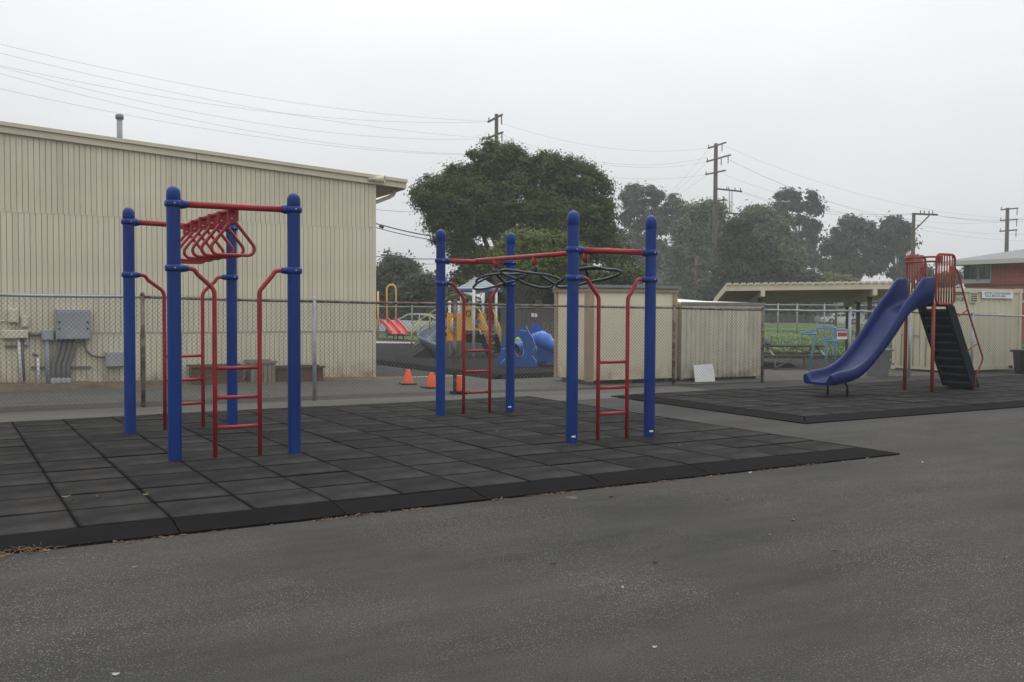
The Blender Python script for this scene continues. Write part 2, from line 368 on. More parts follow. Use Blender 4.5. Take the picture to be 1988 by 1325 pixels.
M['carwhite'] = mat('white_car_paint', (.62, .64, .66), .25, .03, 2, coat=.5)
M['cargrey'] = mat('silver_car_paint', (.36, .37, .38), .25, .03, 2, coat=.5)
M['tyre'] = mat('tyre', (.015, .015, .015), .85, .1)
M['fence_dark'] = mat('weathered_fence_board', (.085, .078, .070), .95, .2, 5, objvar=.2, stretch=(5, 5, 1))
M['hoop'] = mat('light_blue_coating', (.07, .20, .36), .5, .12, 5)
M['net'] = mat('pale_net', (.50, .45, .30), .9, .1)
M['bin'] = mat('grey_bin_plastic', (.135, .145, .155), .6, .1, 3)
M['leaf_dry'] = mat('dry_leaf', (.16, .11, .055), .9, .4, 8, objvar=.3, col2=(.09, .055, .03), scale2=14)
M['litter'] = mat('pale_litter', (.40, .385, .36), .8, .1)
M['straw'] = mat('dry_grass', (.24, .16, .08), .95, .3, 5)
M['wood_table'] = mat('dark_table_board', (.045, .038, .033), .8, .2, 4, objvar=.15)
M['stonewall'] = mat('tree_shaded_wall', (.06, .058, .058), .9, .15, 1)  # dark grey stands for the shadow of trees and hedge
M['farwhite'] = mat('white_render', (.60, .62, .62), .85, .05, .6)
def brick_mat():
    m = bpy.data.materials.new('red_brick'); m.use_nodes = True; t = m.node_tree; N = t.nodes
    p = N['Principled BSDF']; p.inputs['Roughness'].default_value = .9
    tc = N.new('ShaderNodeTexCoord'); mp = N.new('ShaderNodeMapping'); mp.inputs['Rotation'].default_value = (math.radians(90), 0, 0)
    b = N.new('ShaderNodeTexBrick'); b.inputs['Scale'].default_value = 1.0; b.inputs['Brick Width'].default_value = .22; b.inputs['Row Height'].default_value = .075; b.inputs['Mortar Size'].default_value = .006
    b.inputs['Color1'].default_value = (.40, .080, .046, 1); b.inputs['Color2'].default_value = (.32, .068, .044, 1); b.inputs['Mortar'].default_value = (.25, .19, .16, 1)
    t.links.new(tc.outputs['Object'], mp.inputs[0]); t.links.new(mp.outputs[0], b.inputs[0]); t.links.new(b.outputs[0], p.inputs['Base Color']); return m
M['brick'] = brick_mat()
def tilefar_mat():
    m = bpy.data.materials.new('rubber_tile_far'); m.use_nodes = True; t = m.node_tree; N = t.nodes
    p = N['Principled BSDF']; p.inputs['Roughness'].default_value = .9
    tc = N.new('ShaderNodeTexCoord'); mp = N.new('ShaderNodeMapping'); mp.inputs['Rotation'].default_value = (0, 0, math.radians(-31))
    b = N.new('ShaderNodeTexBrick'); p.inputs['Specular IOR Level'].default_value = .06; b.offset = 0; b.inputs['Scale'].default_value = 1.0; b.inputs['Brick Width'].default_value = .58; b.inputs['Row Height'].default_value = .58; b.inputs['Mortar Size'].default_value = .018; b.inputs['Bias'].default_value = -.2
    b.inputs['Color1'].default_value = (.017, .0165, .017, 1); b.inputs['Color2'].default_value = (.030, .029, .028, 1); b.inputs['Mortar'].default_value = (.010, .010, .010, 1)
    t.links.new(tc.outputs['Object'], mp.inputs[0]); t.links.new(mp.outputs[0], b.inputs[0]); t.links.new(b.outputs[0], p.inputs['Base Color']); return m
M['rubber_far'] = tilefar_mat()
# ------------------------------------------------------------------ the ground
def sheet(name, pts, z, m, kind='structure'):
    mb = MB(); mb.add([Vector((p[0], p[1], z)) for p in pts], [tuple(range(len(pts)))]); return struct(name, mb, m, kind)
mb = MB(); n = 40
xs = [-600 + 1200 * i / n for i in range(n + 1)]; ys = [-20 + 1220 * i / n for i in range(n + 1)]
mb.add([Vector((x, y, 0)) for y in ys for x in xs], [(j * (n + 1) + i, j * (n + 1) + i + 1, (j + 1) * (n + 1) + i + 1, (j + 1) * (n + 1) + i) for j in range(n) for i in range(n)])
struct('asphalt_ground', mb, M['asphalt'])

FU, FV = ax(27.0)                                    # heading of the fence and of the beige building
FP = [Vector((-10.2, 11.85, 0)), Vector((-7.75, 13.12, 0)), Vector((-5.452, 14.286, 0)), Vector((-3.158, 15.441, 0)), Vector((-.985, 16.569, 0)),
      Vector((1.08, 17.7, 0)), Vector((3.132, 18.806, 0)), Vector((5.09, 19.713, 0)), Vector((7.2, 20.69, 0)), Vector((8.787, 21.434, 0)), Vector((10.57, 22.27, 0)), Vector((12.9, 23.3, 0)), Vector((15.2, 24.4, 0))]
FZ = [1.67, 1.65, 1.63, 1.584, 1.563, 1.535, 1.513, 1.48, 1.467, 1.444, 1.396, 1.35, 1.31]
def along(pts, k):                                  # point on the fence line, k metres behind it
    return [p + FV * k for p in pts]
# the pale strip of old asphalt in front of the fence, the raised walk behind it and its lip
a = along(FP[:7], -.02); b = along(FP[:7], -1.75)
sheet('pale_asphalt_strip', a + b[::-1], .004, M['swale'])
mb = MB(); f0 = along(FP[:6], .05); f1 = along(FP[:6], .14); bk = along(FP[:6], 3.9)
hz = [.075, .075, .07, .06, .05, .012]
pts = []
for k in range(6):
    r = rnd.uniform(-.03, .03)
    pts.append([f0[k] + FV * r + UP * -.01, f1[k] + FV * r + UP * hz[k], along([FP[k]], .5)[0] + UP * (hz[k] - .02 if k < 5 else .01), bk[k] + UP * (.03 if k < 5 else .008)])
mb.loft(pts, closed=False, smooth=False)
struct('raised_asphalt_walk', mb, M['walk'])
BW = Plane((-2.844, 20.167), 27.5)                  # the wall of the beige building
# dirt heaped along the foot of that wall
mb = MB(); rows = []
for i in range(48):
    s_ = -14 + i * 14.6 / 47; h = .05 + .11 * min(1, max(0, -s_ / 9)) * (1 + .2 * math.sin(i * 1.7)) ; wd = .62 + .1 * math.sin(i * .9) + rnd.uniform(-.05, .05)
    h *= min(1, max(.05, (-s_ + .45) / .6)); h = max(h, .034)
    rows.append([BW.pt(s_, h, -.05), BW.pt(s_, h * .8 + .01, wd * .45), BW.pt(s_, .036, wd), BW.pt(s_, -.02, wd + .08)])
mb.loft(rows, closed=False); struct('dirt_strip', mb, M['dirt'])
# thin painted line and concrete strip beyond the corner of the building
sheet('painted_ground_line', [BW.pt(.15, 0, .06), BW.pt(2.9, 0, -.02), BW.pt(2.9, 0, -.18), BW.pt(.15, 0, -.14)], .012, M['concrete'])
q = [G(724, 668), G(806, 670.5), G(806, 665.5), G(724, 663.5)]
sheet('concrete_path', q, .02, M['concrete'])
# the yard behind the fence: paler paving under the sheds, then the playing field
sheet('pale_paving', [FP[4] + FV * .3, FP[10] + FV * .25, FP[10] + FV * 3.2, Vector((8.5, 29, 0)), Vector((2.2, 27, 0))], .006, M['swale'])
mb = MB(); n = 24
fld = [[Vector((4 + 46 * i / n - 8 * j / n, 28.5 + 75 * j / n + (2 if j == 0 else 0) * math.sin(i), .03 + .25 * math.sin(i * .7) * math.sin(j * .5) * (j > 2) * .2)) for i in range(n + 1)] for j in range(n + 1)]
mb.loft(fld, closed=False); struct('playing_field', mb, M['grass'])
mb = MB(); mb.add([G(735, 655.5, .03), G(812, 662, .03), G(812, 650, .03), G(735, 648, .03)], [(0, 1, 2, 3)])
mb.add([Vector((-.9, 36, .03)), Vector((4.2, 36, .03)), Vector((4.8, 41, .03)), Vector((-1.2, 41, .03))], [(0, 1, 2, 3)])
struct('lawn_patch', mb, M['grass'])
# grass blades on the near part of the field
rs = np.random.RandomState(3); nb = 26000
t_ = rs.rand(nb) ** 1.7; X = 5 + rs.rand(nb) * 20 ; Yb = 28.7 + t_ * 38
base = np.stack([X, Yb, np.full(nb, .03)], 1); ang = rs.rand(nb) * 6.28; hh = .05 + rs.rand(nb) * .08
dx = np.stack([np.cos(ang) * .018, np.sin(ang) * .018, np.zeros(nb)], 1)
V = np.concatenate([base - dx, base + dx, base + np.stack([(rs.rand(nb) - .5) * .06, (rs.rand(nb) - .5) * .06, hh], 1)])
o = link('grass_blades', npmesh('grass_blades', V, np.stack([np.arange(nb), np.arange(nb) + nb, np.arange(nb) + 2 * nb], 1), M['grass'])); o['kind'] = 'stuff'; o['label'] = 'short green grass of the playing field'; o['category'] = 'grass'

# ------------------------------------------------------------------ rubber mats
def rubber_mat(name, label, org, deg, nu, nv, pu, pv, side, wramp, ramps, hide=None):
    """org: front corner of the top; side=-1: columns run to the left, +1: to the right"""
    u, v = ax(deg); root = thing(name, label, 'rubber mat', (org.x, org.y, 0)); T = .06
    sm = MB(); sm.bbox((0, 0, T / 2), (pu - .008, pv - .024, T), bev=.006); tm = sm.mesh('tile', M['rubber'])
    for i in range(nu):
        for j in range(nv):
            c = u * (side * (i + .5) * pu) + v * ((j + .5) * pv)
            w = Vector((org.x, org.y, 0)) + c
            if w.y < 3 or abs(w.x / w.y) > .75: continue
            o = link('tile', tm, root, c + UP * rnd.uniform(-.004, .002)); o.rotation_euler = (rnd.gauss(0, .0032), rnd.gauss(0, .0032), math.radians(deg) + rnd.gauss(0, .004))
    b = MB(); e0, e1 = (0, side * nu * pu); lo, hi = min(e0, e1), max(e0, e1)
    P = lambda a, c, z: Vector((org.x, org.y, 0)) + u * a + v * c + UP * z
    b.add([P(lo, 0, .03), P(hi, 0, .03), P(hi, nv * pv, .03), P(lo, nv * pv, .03)], [(0, 1, 2, 3)]); part('underlay', b, M['rubber_edge'], root)
    def ramp(a0, a1, n, fn, m0=0, m1=0):
        for k in range(n):
            s0, s1 = a0 + (a1 - a0) * k / n, a0 + (a1 - a0) * (k + 1) / n
            g = .006 * (1 if a1 > a0 else -1); z = rnd.uniform(-.003, .003)
            x0, x1 = s0 + g, s1 - g
            o0, o1 = (x0 - (m0 if k == 0 else 0)), (x1 + (m1 if k == n - 1 else 0))
            r = MB(); r.hexa([fn(x0, 0, 0), fn(x1, 0, 0), fn(o1, wramp, 0), fn(o0, wramp, 0), fn(x0, .004, .057 + z), fn(x1, .004, .057 + z), fn(o1, wramp, .016), fn(o0, wramp, .016)])
            part('edge_ramp', r, M['rubber_edge'], root)
    L = nu * pu
    if 'front' in ramps:
        nr = int(L / (2 * pu)); ramp(0, side * L, nr, lambda a, d, z: P(a, -d, z), side * wramp, 0)
    if 'near_end' in ramps: ramp(0, nv * pv, max(3, nv // 2), lambda a, d, z: P(-side * d, a, z), wramp, wramp)
    if 'back' in ramps: ramp(0, side * L, int(L / (2 * pu)), lambda a, d, z: P(a, nv * pv + d, z), side * wramp, 0)
    return root
c1 = G(1666, 869, .06)
rubber_mat('rubber_mat', 'black rubber tile mat under the two overhead climbers', c1, 30.7, 22, 11, .575, .604, -1, .29, ('front', 'near_end', 'back'))
c2 = G(1561, 809, .06)
rubber_mat('rubber_mat', 'black rubber tile mat under the blue slide', c2, 29.9, 22, 6, .60, .63, 1, .27, ('front', 'near_end', 'back'))
# the raised mat of the fenced playground, too far off to tell its tiles apart
mu, mv = ax(31); c3 = Vector((-.41, 20.04, 0)); r3 = thing('rubber_mat', 'raised black rubber mat under the fenced play structure', 'rubber mat', c3)
b = MB(); b.hexa([c3, c3 + mu * 9, c3 + mu * 9 + mv * 15, c3 + mv * 20, c3 + UP * .02 + (mu + mv) * .24 + UP * .08, c3 + mu * 9 + mv * .24 + UP * .1, c3 + mu * 9 + mv * 15 + UP * .1, c3 + mv * 20 + mu * .24 + UP * .1]); part('mat_surface', b, M['rubber_far'], r3)
for k in range(14):
    b = MB(); s0, s1 = k * 1.4, k * 1.4 + 1.385
    b.hexa([c3 + mv * s0 - mu * .02, c3 + mv * s0 + mu * .2, c3 + mv * s1 + mu * .2, c3 + mv * s1 - mu * .02, c3 + mv * s0 + mu * .16 + UP * .098, c3 + mv * s0 + mu * .26 + UP * .103, c3 + mv * s1 + mu * .26 + UP * .103, c3 + mv * s1 + mu * .16 + UP * .098]); part('edge_ramp', b, M['rubber_edge'], r3)
for k in range(5):
    b = MB(); s0, s1 = k * 1.4 + (.17 if k == 0 else 0), k * 1.4 + 1.385
    b.hexa([c3 + mu * s0 - mv * .02, c3 + mu * s1 - mv * .02, c3 + mu * s1 + mv * .2, c3 + mu * s0 + mv * .2, c3 + mu * s0 + mv * .16 + UP * .098, c3 + mu * s1 + mv * .16 + UP * .098, c3 + mu * s1 + mv * .26 + UP * .103, c3 + mu * s0 + mv * .26 + UP * .103]); part('edge_ramp', b, M['rubber_edge'], r3)

# ------------------------------------------------------------------ chain-link fences
def zigzag(p0, p1, zb, z0, z1, pitch, r):
    """woven wire between two posts: every wire a real zigzag of three-sided rods"""
    L = (p1 - p0).length; d = (p1 - p0) / L; h = pitch / 2; nw = int(L / h); segs = []
    for k in range(nw):
        f = k / nw; top = z0 + (z1 - z0) * f; nz = int((top - zb) / h)
        j = np.arange(nz + 1); x = (k + (j + k) % 2) * h; z = zb + j * h
        segs.append(np.stack([x[:-1], z[:-1], x[1:], z[1:]], 1))
    s = np.concatenate(segs); n = len(s); dv = np.array(d); nv_ = np.array((dv[1], -dv[0], 0))
    A = np.array(p0)[None] + s[:, :1] * dv + np.array((0, 0, 1)) * s[:, 1:2]; B = np.array(p0)[None] + s[:, 2:3] * dv + np.array((0, 0, 1)) * s[:, 3:4]
    t = (B - A) / np.linalg.norm(B - A, axis=1)[:, None]; q = np.cross(t, nv_)
    sw = (np.arange(n) % 2 * 2 - 1)[:, None] * nv_ * r
    o3 = [nv_ * r + q * 0, -nv_ * r * .5 + q * .87 * r, -nv_ * r * .5 - q * .87 * r]
    V = np.concatenate([A + o for o in o3] + [B + o for o in o3]); i = np.arange(n)
    F = np.concatenate([np.stack([i + a * n, i + ((a + 1) % 3) * n, i + (3 + (a + 1) % 3) * n, i + (3 + a) * n], 1) for a in range(3)])
    return V, F
def chain_fence(label, P, Z, mats, pitch, wr, pr, rr, zb=.04, ext=.045, railmats=None):
    root = thing('chain_link_fence', label, 'fence', P[0])
    for k, p in enumerate(P):
        b = MB(); b.tube([p + UP * -.05, p + UP * (Z[k] + .03)], pr, 10); b.lathe([(pr * 1.1, 0), (pr * 1.1, .03), (pr * .7, .05), (.001, .06)], p + UP * (Z[k] + .02), 8)
        part('post', b, M[mats[k % len(mats)]], root)
    for k in range(len(P) - 1):
        b = MB(); mid = (P[k] + P[k + 1]) / 2 + UP * ((Z[k] + Z[k + 1]) / 2 - .008)
        b.tube([P[k] + UP * Z[k], mid, P[k + 1] + UP * Z[k + 1]], rr, 8); part('top_rail', b, M[(railmats or ['galv'])[k % len(railmats or [1])]], root)
        V, F = zigzag(P[k], P[k + 1], zb, Z[k] + ext, Z[k + 1] + ext, pitch, wr)
        V -= np.array(P[0])
        o = link('wire_mesh', npmesh('wire_mesh', V, F, M['wire']), root); o['kind'] = 'stuff'
    return root
chain_fence('long chain link fence with rusty posts in front of the sheds', [p - FV * .02 for p in FP], FZ,
            ['rust', 'galv', 'rust', 'galv', 'rust', 'galv', 'rust', 'rust', 'galv', 'galv', 'galv', 'galv', 'galv'], .066, .0026, .031, .021, railmats=['galv', 'galv', 'rust', 'rust', 'rust', 'rust', 'rust', 'galv', 'galv', 'rust', 'galv', 'galv'])

# ------------------------------------------------------------------ the beige building
bld = thing('classroom_building', 'long beige building with grooved wood siding and sloping roof', 'building', BW.pt(0, 0))
s0r, zr0 = BW.at(0, 257); s1r, zr1 = BW.at(720, 357); sl_ = (zr1 - zr0) / (s1r - s0r)
rz = lambda s: zr1 + sl_ * (s - s1r)                     # underside of the rake board
S_L = -12.0; zmid = .985; zup = 3.14
b = MB(); b.add([BW.pt(S_L, -.05, -.03), BW.pt(0, -.05, -.03), BW.pt(0, rz(0) + .1, -.03), BW.pt(S_L, rz(S_L) + .1, -.03), BW.pt(S_L, -.05, -9), BW.pt(0, -.05, -9), BW.pt(0, rz(0) + .1, -9), BW.pt(S_L, rz(S_L) + .1, -9)], [(0, 1, 2, 3), (5, 4, 7, 6), (1, 5, 6, 2), (4, 0, 3, 7)])
part('wall', b, M['beige'], bld)
pw = .0925; gap = .008; E3 = (BW.u, BW.n, UP)
x = -pw * .5; k = 0
def board(mesh, a, z): return link('board', mesh, bld, BW.u * a + UP * z)
mlo = MB().bbox((0, 0, 0), (pw - gap, .03, zmid - .012), (BW.u, BW.v, UP), .001); 
def bmesh_of(h): 
    q = MB(); q.box(BW.n * .0 + UP * (h / 2), (pw - gap, .034, h), E3); return q.mesh('board', M['beige'])
mlow, mmid = bmesh_of(zmid + .02), bmesh_of(zup - zmid - .03)
a = -.12; idx = 0
while a > -9.75:
    board(mlow, a, -.03); board(mmid, a + .031, zmid + .02)
    q = MB(); aa = a + .012; w2 = (pw - gap) / 2
    q.hexa([BW.pt(aa - w2, zup, -.017), BW.pt(aa + w2, zup, -.017), BW.pt(aa + w2, zup, .017), BW.pt(aa - w2, zup, .017), BW.pt(aa - w2, rz(aa - w2) + .02, -.017), BW.pt(aa + w2, rz(aa + w2) + .02, -.017), BW.pt(aa + w2, rz(aa + w2) + .02, .017), BW.pt(aa - w2, rz(aa - w2) + .02, .017)])
    part('board', q, M['beige'], bld)
    a -= pw; idx += 1
for z in (zmid + .004, zup - .005):
    b = MB(); b.box(BW.pt(-5.05, z, -.005), (9.75, .05, .014), E3); part('seam_flashing', b, M['fascia'], bld)
b = MB(); b.hexa([BW.pt(-.07, -.05, .028), BW.pt(.0, -.05, .028), BW.pt(.0, -.05, -.06), BW.pt(-.07, -.05, -.06), BW.pt(-.07, rz(0), .028), BW.pt(.0, rz(0), .028), BW.pt(.0, rz(0), -.06), BW.pt(-.07, rz(0), -.06)]); part('corner_board', b, M['beige'], bld)
EV = BW.at(786, 360)[0]                                  # the eave stands this far out past the corner
def rake(s0, s1, dz0, dz1, n0, n1):
    q = MB(); q.hexa([BW.pt(s0, rz(s0) + dz0, n0), BW.pt(s1, rz(s1) + dz0, n0), BW.pt(s1, rz(s1) + dz0, n1), BW.pt(s0, rz(s0) + dz0, n1), BW.pt(s0, rz(s0) + dz1, n0), BW.pt(s1, rz(s1) + dz1, n0), BW.pt(s1, rz(s1) + dz1, n1), BW.pt(s0, rz(s0) + dz1, n1)]); return q
sj = BW.at(380, 300)[0]
part('rake_board', rake(S_L, sj - .006, -.01, .105, .02, .085), M['fascia'], bld)
part('rake_board', rake(sj + .006, EV, -.01, .105, .02, .085), M['fascia'], bld)
part('drip_edge', rake(S_L, EV + .015, .108, .175, .02, .125), M['fascia'], bld)
part('roof', rake(S_L, EV + .02, .12, .19, -9, .018), M['flash'], bld)
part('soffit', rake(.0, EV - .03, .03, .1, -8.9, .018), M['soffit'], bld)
q = MB(); q.hexa([BW.pt(EV - .03, rz(EV) - .03, -8.9), BW.pt(EV, rz(EV) - .03, -8.9), BW.pt(EV, rz(EV) - .03, .018), BW.pt(EV - .03, rz(EV) - .03, .018), BW.pt(EV - .03, rz(EV) + .118, -8.9), BW.pt(EV, rz(EV) + .118, -8.9), BW.pt(EV, rz(EV) + .118, .018), BW.pt(EV - .03, rz(EV) + .118, .018)]); part('eave_board', q, M['fascia'], bld)
dp = [BW.px(776, 364, -.3), BW.px(776, 370, -.3), BW.px(773, 376, -.3), BW.px(764, 381, -.3), BW.px(722, 397, -.3), BW.px(716, 402, -.3) - UP * .3]
b = MB(); b.tube(dp, .042, 10); part('downspout', b, M['fascia'], bld)
PF = Plane(BW.pt(0, 0, -1.6), 27.5); vp = PF.px(232.5, 280); vt = PF.px(232.5, 222); fl = thing('flue_pipe', 'grey metal flue pipe rising from the beige building roof', 'flue pipe', vp)
b = MB(); b.tube([vp - UP * .4, Vector((vp.x, vp.y, vt.z - .05))], .055, 14); part('pipe', b, M['greymetal'], fl)
b = MB(); b.lathe([(.02, -.0), (.078, 0), (.078, .075), (.06, .095), (.001, .1)], (vp.x, vp.y, vt.z - .1), 14); part('cap', b, M['flash'], fl)
lp = BW.px(727, 350, .15); fl = thing('floodlight', 'small cream floodlight on the roof edge corner', 'floodlight', lp)
d_ = (BW.u * .8 + BW.n * .55 - UP * .05).normalized()
b = MB(); b.lathe([(.001, -.03), (.05, -.03), (.06, 0), (.062, .09), (.08, .13), (.083, .16), (.07, .16), (.055, .1), (.001, .09)], lp + BW.n * .02, 14, d_); part('lamp_head', b, M['fascia'], fl)
b = MB(); b.tube([lp - BW.u * .12 - BW.n * .02, lp - BW.u * .02 + BW.n * .02], .02, 8); b.lathe([(.05, 0), (.05, .03), (.001, .04)], lp - BW.u * .13 - BW.n * .065, 10, BW.n); part('bracket', b, M['fascia'], fl)

# ---- boxes and pipes on the wall
def wallbox(x0, y0, x1, y1, dep, m, name, label, cat, door=True, screws=False):
    (a0, zt), (a1, zb_) = BW.at(x0, y0), BW.at(x1, y1); zt = (zt + BW.at(x1, y0)[1]) / 2; zb_ = (zb_ + BW.at(x0, y1)[1]) / 2
    t = thing(name, label, cat, BW.pt((a0 + a1) / 2, zb_, 0))
    b = MB(); b.bbox(BW.pt((a0 + a1) / 2, (zt + zb_) / 2, .018 + dep / 2), (a1 - a0, zt - zb_, dep), (BW.u, UP, BW.n), .012); part('case', b, M[m], t)
    if door:
        b = MB(); b.bbox(BW.pt((a0 + a1) / 2, (zt + zb_) / 2 - .01, .018 + dep + .006), (a1 - a0 - .05, zt - zb_ - .05, .013), (BW.u, UP, BW.n), .005); part('cover', b, M[m], t)
    if screws:
        for sx in (.1, .9):
            for sz in (.37, .58):
                b = MB(); b.lathe([(.018, 0), (.018, .012), (.001, .014)], BW.pt(a0 + (a1 - a0) * sx, zb_ + (zt - zb_) * sz, .03 + dep), 8, BW.n); part('latch', b, M['black'], t)
    return t, (a0 + a1) / 2, a0, a1, zb_, zt
wallbox(107, 601, 175, 659, .2, 'greymetal', 'electrical_cabinet', 'large grey electrical cabinet fixed to the beige wall', 'electrical cabinet', True, True)
wallbox(80, 641, 104, 661, .14, 'greymetal', 'junction_box', 'small grey junction box left of the large cabinet', 'junction box')
wallbox(203, 683, 240, 712, .16, 'greymetal', 'junction_box', 'grey junction box right of the conduit bundle, low on the wall', 'junction box')
wallbox(15, 600, 36, 627, .12, 'cream_metal', 'switch_box', 'taller cream switch box above the wire trough', 'switch box')
wallbox(41, 614, 55, 635, .1, 'cream_metal', 'switch_box', 'narrower cream switch box beside the taller one', 'switch box')
wallbox(2, 641, 54, 657, .14, 'cream_metal', 'wire_trough', 'cream wire trough below the two switch boxes', 'wire trough', False)
def wp(px, py, n): a_, z_ = BW.at(px, py); return BW.pt(a_, z_, n)
def pipe(pts, r, m, label, cat='pipe', name='conduit', group=None):
    b = MB(); b.tube(pts, r, 8); return solo(name, b, M[m], label, cat, pts[-1], group)
for k, (xt, xb) in enumerate(((115, 103), (125, 113), (135, 123), (145, 132))):
    p = [wp(xt, 659, .1), wp(xt - .5, 672, .1), wp((xt + xb) / 2 + 1, 690, .1), wp(xb + 1, 706, .1), wp(xb, 722, .1), wp(xb, 750, .1)]
    c = thing('conduit', ['leftmost thick grey conduit below the large cabinet', 'second thick grey conduit from the left below the cabinet', 'third thick grey conduit from the left below the cabinet', 'rightmost thick grey conduit below the large cabinet'][k], 'conduit', p[-1], 'conduits below the cabinet')
    b = MB(); b.tube(p, .042, 10); part('pipe', b, M['conduit'], c)
    b = MB(); b.tube([wp(xb, 733, .1), wp(xb, 752, .1)], .052, 10); part('sleeve', b, M['greymetal'], c)
pipe([wp(91, 660, .09), wp(92, 700, .09), wp(95, 748, .09)], .045, 'greymetal', 'straight grey conduit below the small junction box', 'conduit')
pipe([wp(55, 649, .08), wp(82, 650, .08)], .034, 'conduit', 'short level conduit between trough and junction box', 'conduit')
pipe([wp(103, 652, .08), wp(109, 652, .08)], .034, 'conduit', 'stub conduit between junction box and large cabinet', 'conduit')
pipe([wp(162, 659, .08), wp(163, 670, .08), wp(168, 682, .08), wp(177, 690, .08), wp(190, 693, .08), wp(204, 694, .08)], .02, 'conduit', 'thin curved conduit from cabinet to low junction box', 'conduit')
pipe([wp(36, 657, .07), wp(38, 690, .07), wp(42, 742, .07)], .026, 'white', 'pale pipe running down from the wire trough')
pipe([wp(42, 657, .06), wp(44, 690, .06), wp(47, 740, .06)], .022, 'conduit', 'dark pipe beside the pale one under the trough', 'conduit')
pipe([wp(27, 627, .06), wp(27, 641, .06)], .02, 'cream_metal', 'short cream nipple pipe under the taller switch box')
pipe([wp(-10, 624, .05), wp(16, 623, .05)], .014, 'cream_metal', 'thin cream pipe entering the switch box from the left')
t = thing('standpipe', 'short white standpipe with a tap by the conduits', 'standpipe', wp(75, 745, .08))
b = MB(); b.tube([wp(75, 745, .08), wp(74, 712, .08), wp(73, 692, .08)], .026, 8); part('pipe', b, M['white'], t)
b = MB(); b.tube([wp(73, 691, .08), wp(67, 688, .14)], .022, 8); b.lathe([(.035, 0), (.035, .02), (.001, .022)], wp(66, 688, .15), 8, BW.n); part('tap', b, M['conduit'], t)
for x0, x1, y, lb in ((60, 176, 714, 'steel strut rail holding the conduit bundle'), (10, 55, 673, 'short steel strut rail under the wire trough')):
    b = MB(); b.bar(wp(x0, y, .045), wp(x1, y - 1, .045), .03, .04); solo('strut_rail', b, M['conduit'], lb, 'strut rail', wp(x0, y, .045))
# ---- planters at the foot of the wall
def planter(x0, x1, ytop, ybot, m, label, name='planter_box', lip=True, n=.55):
    Q = Plane(BW.pt(0, 0, n), 27.5); a0, zt = Q.at(x0, ytop); a1, zb_ = Q.at(x1, ybot); zb_ = .03
    t = thing(name, label, 'planter box', Q.pt((a0 + a1) / 2, zb_)); dp = .42; H_ = zt - zb_; nb_ = 3 if lip else 1
    for j in range(nb_):
        for side in (0, 1):
            b = MB(); b.box(Q.pt((a0 + a1) / 2, zb_ + H_ * (j + .5) / nb_, -side * dp), (a1 - a0, .03, H_ / nb_ - .006), (Q.u, Q.n, UP)); part('board', b, M[m], t)
        for e in (a0 + .015, a1 - .015):
            b = MB(); b.box(Q.pt(e, zb_ + H_ * (j + .5) / nb_, -dp / 2), (.03, dp - .034, H_ / nb_ - .006), (Q.u, Q.n, UP)); part('board', b, M[m], t)
    if lip:
        for n_ in (0.02, -dp - .02):
            b = MB(); b.box(Q.pt((a0 + a1) / 2, zt + .015, n_), (a1 - a0 + .08, .07, .03), (Q.u, Q.n, UP)); part('rim', b, M[m], t)
    b = MB(); b.box(Q.pt((a0 + a1) / 2, zt - .08, -dp / 2), (a1 - a0 - .07, dp - .07, .04), (Q.u, Q.n, UP)); part('soil', b, M['dirt'], t)
    return t, Q, a0, a1, zb_, zt, dp
planter(374, 472, 714, 741, 'wood_brown', 'reddish brown planter box left of the slatted crate')
planter(536, 627, 716, 741, 'wood_brown', 'dark brown planter box right of the slatted crate')
Q = Plane(BW.pt(0, 0, .62), 27.5); a0, zt = Q.at(487, 704); a1, _ = Q.at(535, 704); t = thing('slatted_crate', 'weathered square slatted wooden crate between the two planters', 'crate', Q.pt((a0 + a1) / 2, .03))
nn = 6; w_ = (a1 - a0) / nn
for k in range(nn):
    for dpt in (0, -.5):
        b = MB(); b.box(Q.pt(a0 + (k + .5) * w_, .03 + (zt - .03) / 2, dpt + rnd.uniform(-.004, .004)), (w_ - .012, .025, zt - .04), (Q.u, Q.n, UP)); part('slat', b, M['wood_grey'], t)
for k in range(nn):
    for e in (a0 + .013, a1 - .013):
        b = MB(); b.box(Q.pt(e, .03 + (zt - .03) / 2, -.5 * (k + .5) / nn), (.025, .5 / nn - .014, zt - .05), (Q.u, Q.n, UP)); part('slat', b, M['wood_grey'], t)
for n_ in (.02, -.52):
    b = MB(); b.box(Q.pt((a0 + a1) / 2, zt, n_), (a1 - a0 + .05, .03, .05), (Q.u, Q.n, UP)); part('rim', b, M['wood_grey'], t)
# ---- cones
cl = ['orange traffic cone nearest the beige building', 'middle orange traffic cone behind the fence', 'orange traffic cone nearest the rusty fence post']
first = None
for k, (x_, y_) in enumerate(((792, 746), (838, 753), (893, 761))):
    p = G(x_, y_, .04)
    if first is None:
        t = thing('traffic_cone', cl[k], 'traffic cone', p, 'traffic cones'); first = t
        b = MB(); b.lathe([(.11, .02), (.108, .03), (.035, .27), (.028, .28), (.02, .275), (.001, .27)], p, 20); part('cone_body', b, M['orange_cone'], t)
        b = MB(); b.bbox(p + UP * .012, (.29, .29, .026), (*ax(20), UP), .008); part('base', b, M['black'], t)
    else:
        t = copy_tree(first, p - first.location); t['label'] = cl[k]; t.rotation_euler.z = .5 * k
